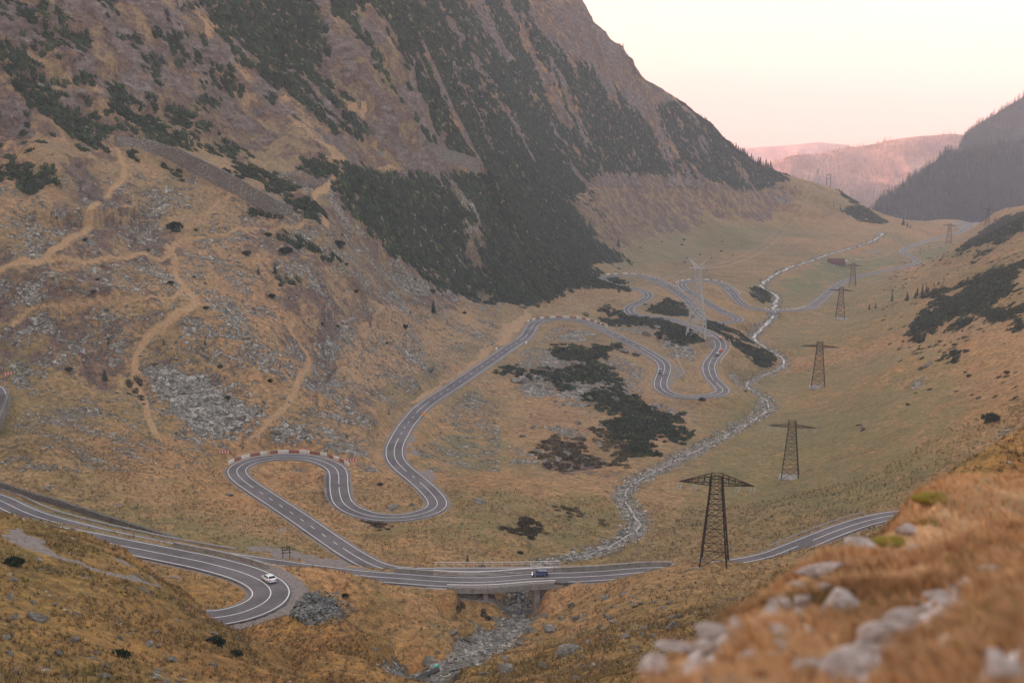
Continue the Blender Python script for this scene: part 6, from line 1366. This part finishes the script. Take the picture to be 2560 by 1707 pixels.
for a in [(1835,1530,62,'tall blurred pale stone with moss at the crest of the near bank',(.7,.7,1.15),.3),(1900,1500,42,'pale stone right of the tall blurred one on the near bank',(1.2,.8,.6),.2),(2035,1450,46,'long pale stone on the near bank crest',(1.3,.8,.6),.1),(2060,1490,26,'very white blurred stone on the near bank',(.8,.7,1.0),.6),(1990,1475,24,'pinkish stone left of the very white one',(1,1,.8),None),
 (2160,1378,34,'pale stone on top of the steep near bank edge',(1.2,.8,.6),.2),(1770,1605,40,'pale stone under the tall blurred one',(1.2,.8,.8),.4),(1850,1590,34,'white stone lying low under the tall blurred one',(1,.8,.9),None),(1920,1545,30,'small flat pale stone on the near bank',(1.2,.9,.6),None),(1710,1640,42,'pale slab at the lower left end of the near bank',(1.4,.8,.5),.2),(1640,1690,44,'pale stone at the bottom edge of the near bank',(1.2,.9,.7),None),(1760,1690,30,'pinkish stone at the bottom of the near bank',(1,1,.7),None),
 (2110,1530,40,'round grey stone in the middle of the near bank',(1,1,.8),None),(2265,1340,22,'faint pale stone high on the near bank',(1,.9,.8),None),(2280,1378,14,'small white stone high on the near bank',(1,1,.8),None),(2280,1525,20,'cream round stone by the yellow flower',(1,1,.9),None),(2490,1655,30,'grey stone in the lower right corner',(1.2,1,.7),None),(2360,1520,34,'grey stone in the pale rock streak',(1.3,1,.6),None),(2250,1600,50,'grey stone lower in the pale rock streak',(1.4,.9,.5),.6),(2130,1680,56,'large grey stone at the bottom of the rock streak',(1.4,.9,.6),.5),(1990,1560,18,'small pale stone near the green herbs',(1,1,.7),None),(2520,1700,50,'large grey stone at the bottom right corner',(1.3,1,.6),None)]: bstone(*a)
g_ = np.random.default_rng(77)
for i in range(70):
    u = 1560 + 520 * g_.random() ** 1.2; v = 1490 + 215 * g_.random(); bstone(u, v, 10 + 22 * g_.random() ** 2, 'small pale stone in the rubble at the lower left of the near bank', (1.1, .8, .7), None, 'rubble stones on the near bank')
for i in range(26):
    q_ = g_.random(); u = 2080 + 340 * q_ + g_.normal() * 25; v = 1690 - 240 * q_ + g_.normal() * 22; bstone(u, v, 12 + 26 * g_.random() ** 2, 'grey stone of the rocky streak crossing the near bank', (1.3, .9, .6), .55 + g_.normal() * .3, 'stones of the rocky streak on the near bank')
# grass blades
def blades(n, y0, y1, hmin, hmax, wd, mats_, seed, patch=None, dens_stone=.06):
    g = np.random.default_rng(seed); out = []
    t = g.random(n * 3) * (math.log(y1) - math.log(y0)) + math.log(y0); s_ = g.random(n * 3) * .42 - .02; y = np.exp(t); x = s_ * y
    z = bheight(x, y); d = y * CP - z * SP; u = CX + FPX * x / d; v = CY - FPX * (y * SP + z * CP) / d
    m = (u > 1350) & (u < 2750) & (v < 1900) & (v > 1050)
    cl = fbm(x, y, .55, 3, 621); m &= g.random(len(x)) < np.clip(cl * 3.2 - 1.0, .03, 1)
    for po in stone_poly: m &= ~(inside(po, u, v) & (g.random(len(x)) > dens_stone))
    if patch is not None: m &= patch(u, v, x, y, g)
    for bx, by, br_ in BST: m &= np.hypot(x - bx, y - by) > br_ * (.85 + .35 * g.random(len(x)))
    ii = np.where(m)[0][:n]; x, y, z = x[ii], y[ii], z[ii]; k_ = len(ii)
    a = g.random(k_) * 6.28; h = (hmin + (hmax - hmin) * g.random(k_)) * (.55 + .9 * fbm(x, y, .8, 2, 631)); ln = h * (.35 + .8 * g.random(k_)); w = wd * (.7 + .6 * g.random(k_)); wind = 2.9 + g.normal(size=k_) * .9
    dx, dy = np.cos(wind), np.sin(wind); px, py = -np.sin(a), np.cos(a)
    B0 = np.stack([x - px * w, y - py * w, z - .01], 1); B1 = np.stack([x + px * w, y + py * w, z - .01], 1); M0 = np.stack([x + dx * ln * .35 - px * w * .7, y + dy * ln * .35 - py * w * .7, z + h * .6], 1); M1 = np.stack([x + dx * ln * .35 + px * w * .7, y + dy * ln * .35 + py * w * .7, z + h * .6], 1); TP = np.stack([x + dx * ln, y + dy * ln, z + h * (.85 + .2 * g.random(k_))], 1)
    V = np.stack([B0, B1, M1, M0, TP], 1).reshape(-1, 3); o = np.arange(k_)[:, None] * 5; F = np.concatenate([o + np.array([[0, 1, 2]]), o + np.array([[0, 2, 3]]), o + np.array([[3, 2, 4]])])
    return V, F
def blade_mat(name, stops):
    k = NT(name); k.color(k.mix(.6, k.ramp(k.noise(1.6, 4, .7), stops), k.ramp(k.noise(38, 2), [(.3, (.6, .58, .55)), (.5, (1, 1, 1)), (.7, (1.5, 1.45, 1.4))]), 'MULTIPLY')); k.b.inputs['Roughness'].default_value = .8; return k.m
MAT_BLADE = blade_mat('dry_bank_grass', [(.28, (.16, .095, .040)), (.42, (.36, .185, .085)), (.55, (.54, .30, .145)), (.7, (.40, .19, .08)), (.82, (.24, .165, .06))])
V, F = blades(70000, 1.7, 9.2, .014, .055, .0026, None, 71); tag(link_mesh('bank_grass', V, F, MAT_BLADE, smooth=None), 'dry brown grass of the near bank', 'grass', kind='stuff')
MAT_GREENB = blade_mat('green_bank_grass', [(.3, (.075, .090, .014)), (.5, (.125, .140, .022)), (.7, (.19, .185, .034))])
gp = [[(1980,1500),(2080,1470),(2120,1500),(2060,1560),(1960,1560)], [(2100,1540),(2260,1490),(2270,1530),(2150,1570)], [(2360,1400),(2440,1390),(2450,1430),(2380,1440)], [(2420,1570),(2560,1470),(2560,1560),(2460,1610)], [(2260,1410),(2330,1420),(2300,1450)], [(2270,1300),(2350,1300),(2340,1340)]]
V, F = blades(17000, 1.7, 9.2, .012, .040, .005, None, 72, lambda u, v, x, y, g: np.logical_or.reduce([inside(po, u, v) for po in gp])); tag(link_mesh('bank_herbs', V, F, MAT_GREENB, smooth=None), 'small green herbs among the bank grass', 'herbs', kind='stuff')
# moss cushions
k = NT('moss'); k.color(k.ramp(k.noise(14, 4, .7), [(.3, (.10, .075, .012)), (.5, (.22, .165, .022)), (.7, (.32, .23, .035))])); k.bump(k.noise(40, 3), .6, .02); MAT_MOSS = k.m
V, F = block_unit(470, 2, 3)
o = link_mesh('moss_cushion', V * np.array([1, 1, .9]) + (np.random.default_rng(1).random(V.shape) - .5) * .10, F, MAT_MOSS, smooth=True); MS = o.data; bpy.data.objects.remove(o)
for u, v, rp, lab, sc in [(2120,1590,22,'brown green moss cushion left of the rocky streak',(1.2,.9,.6)),(2010,1640,26,'large moss cushion at the bottom of the near bank',(1.3,.9,.5)),(2470,1530,30,'olive moss cushion in the right grass of the near bank',(1.3,.9,.5)),(2390,1420,24,'green moss cushion high in the right grass',(1.3,.9,.5)),(2330,1262,44,'yellow green moss cushion on the far crest of the near bank',(1.3,.8,.6)),(2225,1365,44,'yellow moss cushion at the steep edge of the near bank',(1.3,.8,.5)),(1868,1520,24,'dark yellow moss beside the tall pale stone',(.7,.7,1.5)),(1880,1480,20,'small moss tuft above the tall pale stone',(1.2,.8,.5)),(1912,1552,18,'round moss tuft on the lower stones',(1,1,.8)),(1890,1600,16,'small moss tuft at the bottom of the near bank',(1,1,.6))]:
    p = bpt(u, v)
    if p: r = rp / (FPX / (p[1] * CP)); o = bpy.data.objects.new('moss_cushion', MS); COL.objects.link(o); o.location = (p[0], p[1], p[2] + .3 * r); o.scale = (r * sc[0], r * sc[1], r * sc[2]); tag(o, lab, 'moss', 'moss cushions on the near bank')
# seed head and flower
p = bpt(2368, 1632); p = p or (1.0, 2.0, -1.0)
r = empty('seed_head', p, 0, 'round pale fluffy seed head in the lower right grass', 'seed head'); g = np.random.default_rng(5); R = 24 / (FPX / (p[1] * CP)); mb = MB(); mb.bar((0, 0, -.02), (0, 0, R * 1.1), .004); mb.build('stem', MAT_BLADE, r)
V = []; F = []
for i in range(420):
    d = g.normal(size=3); d /= np.linalg.norm(d); t = np.cross(d, g.normal(size=3)); t /= np.linalg.norm(t); q_ = np.cross(d, t); c = np.array([0, 0, R * 1.1]) + d * R; w = R * .13; b = len(V)
    V += [tuple(np.array([0, 0, R * 1.1]) + d * R * .2), tuple(c + t * w), tuple(c + q_ * w), tuple(c - t * w), tuple(c - q_ * w)]; F += [(b, b + 1, b + 2), (b, b + 3, b + 4), (b + 1, b + 2, b + 3, b + 4)]
link_mesh('fluff', V, F, simple('seed_fluff', (.58, .50, .42), .9, .1), r, smooth=None)
p = bpt(2233, 1512) or (1, 2.5, -1); r = empty('yellow_flower', p, 0, 'small bright yellow flower in the green herbs', 'flower'); R = 13 / (FPX / (p[1] * CP)); mb = MB(); mb.bar((0, 0, -.02), (0, 0, .02), .003); mb.build('stem', MAT_GREENB, r)
mb = MB(); cc = .02
for i in range(11):
    a = i * 6.283 / 11; a2 = a + .34; mb.add([(0, 0, cc), (R * .8 * math.cos(a), R * .8 * math.sin(a), cc + R * .35), (R * math.cos((a + a2) / 2), R * math.sin((a + a2) / 2), cc + R * .3), (R * .8 * math.cos(a2), R * .8 * math.sin(a2), cc + R * .35)], [(0, 1, 2, 3)])
mb.build('petals', simple('yellow_petals', (.80, .42, .01), .6, .1), r)
mb = MB(); mb.bar((0, 0, cc), (0, 0, cc + R * .4), R * .6, n=8); mb.build('flower_centre', simple('flower_heart', (.55, .25, .01), .7, .1), r)
# ------------------------------------------------------------------ far hills, forest, shading ridges, haze
k = NT('far_forest_floor'); n1 = k.noise(.012, 5, .65); n2 = k.noise(.05, 4, .7)
k.color(k.mix(.6, k.ramp(n1, [(.3, (.024, .027, .022)), (.5, (.040, .038, .028)), (.7, (.085, .065, .045))]), k.ramp(n2, [(.3, (.55, .55, .55)), (.5, (1, 1, 1)), (.7, (1.5, 1.45, 1.4))]), 'MULTIPLY')); MAT_FARF = k.m
k = NT('autumn_hill'); n1 = k.noise(.010, 5, .7); n2 = k.noise(.045, 4, .7)
k.color(k.mix(.7, k.ramp(n1, [(.3, (.12, .075, .055)), (.5, (.20, .12, .085)), (.7, (.30, .19, .13))]), k.ramp(n2, [(.3, (.5, .5, .5)), (.5, (1, 1, 1)), (.7, (1.6, 1.55, 1.5))]), 'MULTIPLY')); MAT_AUT = k.m
MAT_AUTW = leafy('autumn_wood', [(.3, (.07, .05, .03)), (.5, (.13, .085, .05)), (.7, (.20, .12, .07))], .05, False)
def ridge(name, crest, d0, d1, run, drop, back, mat, label, n=220, m=60, amp=16, seed=0, bulge=0.0):
    """a hill with the surveyed crest line; it falls run metres toward the camera and away behind"""
    cp = np.array([P_d(u, v, d0 + (d1 - d0) * i / (len(crest) - 1)) for i, (u, v) in enumerate(crest)])
    s_ = np.r_[0, np.cumsum(np.linalg.norm(np.diff(cp, axis=0), axis=1))]; q_ = np.linspace(0, s_[-1], n); C = np.stack([np.interp(q_, s_, cp[:, i]) for i in range(3)], 1)
    tt = np.r_[np.linspace(-1, 0, m // 3, endpoint=False), np.linspace(0, 1, m)]; V = []
    X = np.zeros((len(tt), n)); Yv = X.copy(); Zv = X.copy()
    for i, t in enumerate(tt):
        if t < 0: X[i] = C[:, 0] * (1 - t * back / C[:, 1]); Yv[i] = C[:, 1] - t * back; Zv[i] = C[:, 2] + t * drop * .8 - 30 * min(1, -t * 8)
        else: X[i] = C[:, 0] * (1 - t * run / C[:, 1]) - t * bulge; Yv[i] = C[:, 1] - t * run; Zv[i] = C[:, 2] - drop * t ** 1.05
    fade = np.clip(np.abs(tt) * 9, 0, 1)[:, None]; Zv += (ridged(X, Yv, 260, 4, seed) - .45) * amp * 2.2 * fade + (fbm(X, Yv, 40, 3, seed + 1) - .5) * amp * .7 * np.maximum(fade, .35)
    ii = np.arange(X.size).reshape(X.shape); qf = np.stack([ii[:-1, :-1], ii[:-1, 1:], ii[1:, 1:], ii[1:, :-1]], -1).reshape(-1, 4)
    o = link_mesh(name, np.stack([X, Yv, Zv], -1).reshape(-1, 3), qf, mat, smooth=True); tag(o, label, 'hill', kind='structure'); return X, Yv, Zv
def forest(X, Yv, Zv, dens, h0, h1, label, m0=12, thr=.0, seed=0, cap=5000, rows=None, mat=None):
    P0 = np.stack([X, Yv, Zv], -1); a = np.linalg.norm(np.cross(P0[1:, :-1] - P0[:-1, :-1], P0[:-1, 1:] - P0[:-1, :-1]), axis=-1); w = a * dens
    w *= (fbm(X[:-1, :-1], Yv[:-1, :-1], 130, 3, seed + 7) > thr); w[:m0] = 0
    if rows: w[rows:] = 0
    n = min(cap, int(w.sum())); g = np.random.default_rng(seed); cs = np.cumsum(w.ravel()); i = np.searchsorted(cs, (np.arange(n) + g.random(n)) * cs[-1] / n); r, c = np.unravel_index(np.minimum(i, w.size - 1), w.shape); f, e_ = g.random(n)[:, None], g.random(n)[:, None]
    p = P0[r, c] * (1 - f) * (1 - e_) + P0[r + 1, c] * f * (1 - e_) + P0[r, c + 1] * (1 - f) * e_ + P0[r + 1, c + 1] * f * e_
    V_, F_ = [], []
    units = []
    for s_ in range(4):
        vv, ff = spruce_mesh(900 + s_, 4, 5); units.append((np.array(vv) * np.array([1.25, 1.25, 1]), np.array(ff)))
    V, F = merge(units, p, h0 + (h1 - h0) * g.random(n), g.random(n) * 6.28); tag(link_mesh('spruce_forest', V, F, mat or MAT_SPRUCE, smooth=None), label, 'forest', kind='stuff'); print(label, n)
XA = ridge('far_mountain', [(2330,470),(2391,382),(2402,358),(2424,325),(2460,303),(2515,270),(2560,241),(2640,195),(2760,150)], 3150, 3400, 1000, 700, 900, MAT_FARF, 'high forested mountain on the far right', seed=51, amp=14)
forest(*XA, .010, 12, 20, 'spruce forest on the upper far right mountain', seed=61, cap=8000)
XB = ridge('far_mountain', [(2120,580),(2186,517),(2201,499),(2241,474),(2285,441),(2343,400),(2369,374),(2395,385),(2440,372),(2500,362),(2560,352),(2700,330)], 2500, 2750, 800, 560, 700, MAT_FARF, 'nearer forested spur on the far right', seed=53, amp=10)
forest(*XB, .014, 11, 19, 'dense spruce forest on the nearer far right spur', seed=63, cap=9500)
XC = ridge('far_hill', [(1880,420),(1949,400),(1978,389),(2029,386),(2066,380),(2120,369),(2175,362),(2230,349),(2303,340),(2376,335),(2413,338),(2520,345)], 4200, 4400, 1500, 520, 900, MAT_AUT, 'sunlit autumn coloured hill at the end of the valley', seed=57, amp=7)
forest(*XC, .0030, 11, 18, 'autumn wood on the sunlit far hill', seed=67, cap=7000, thr=.30, mat=MAT_AUTW)
ridge('far_hill', [(1850,372),(1927,366),(1985,362),(2047,356),(2095,360),(2139,366),(2260,372)], 5800, 5900, 900, 300, 600, MAT_AUT, 'palest hill on the horizon', seed=59, amp=10, m=30)
# unseen slopes carrying the left mountain on, added to block the low sun
def shade_ridge(name, xs, ys, f, label, seed):
    X, Yv = np.meshgrid(np.array(xs), np.array(ys)); Zv = f(X, Yv) + (ridged(X, Yv, 220, 4, seed) - .45) * 40; Zv[:, -1] -= 500; Zv[:, 0] -= 500; Zv[0] -= 500; Zv[-1] -= 500
    ii = np.arange(X.size).reshape(X.shape); qf = np.stack([ii[:-1, :-1], ii[:-1, 1:], ii[1:, 1:], ii[1:, :-1]], -1).reshape(-1, 4)
    o = link_mesh(name, np.stack([X, Yv, Zv], -1).reshape(-1, 3), qf, MAT_GROUND, smooth=True); set_attr(o, 'rock', np.full(X.shape, .5)); tag(o, label, 'shading ridge', kind='structure')
shade_ridge('shading ridge', np.linspace(-1500, -230, 64), np.linspace(-900, 1000, 90), lambda x, y: np.clip((-300 - x) * .75, -60, 420) - 40, 'unseen mountainside left of the picture, added to shade the valley', 81)
SHB_ = True
shade_ridge('shading ridge', np.linspace(-1500, -420, 50), np.linspace(2300, 3650, 70), lambda x, y: np.clip((-420 - x) * .9, 0, 330) - 330 + 230 * sstep(3700, 2900, y), 'unseen ridge added behind the left mountain for its shadow', 83)  # added blocker, hidden by the left mountain; shades the far right mountain
shade_ridge('shading ridge', np.linspace(-1900, -700, 50), np.linspace(3500, 4700, 60), lambda x, y: np.clip((-700 - x) * .9, 0, 300) - 525, 'unseen low ridge added to shade the foot of the far hill', 85)  # added blocker; its height sets the shadow line on the far hill
# ground under everything
gm = link_mesh('lowland', [(-9000, -3000, -1150), (9000, -3000, -1150), (9000, 9000, -1150), (-9000, 9000, -1150)], [(0, 1, 2, 3)], MAT_FARF); tag(gm, 'low ground far below the hills', 'ground', kind='structure')

HAZE = 1.15e-4
mb = MB(); mb.box((0, 2600, -330), (7000, 7400, 1720)); hz = mb.build('haze'); tag(hz, 'thin evening haze filling the valley', 'haze', kind='stuff')
hm = bpy.data.materials.new('haze'); hm.use_nodes = True; ht = hm.node_tree; ht.nodes.clear(); ho = ht.nodes.new('ShaderNodeOutputMaterial'); hv = ht.nodes.new('ShaderNodeVolumePrincipled')
hv.inputs['Color'].default_value = (.88, .86, 1.0, 1); hv.inputs['Density'].default_value = HAZE; hv.inputs['Anisotropy'].default_value = 0.0
ht.links.new(hv.outputs[0], ho.inputs['Volume']); hz.data.materials.append(hm)
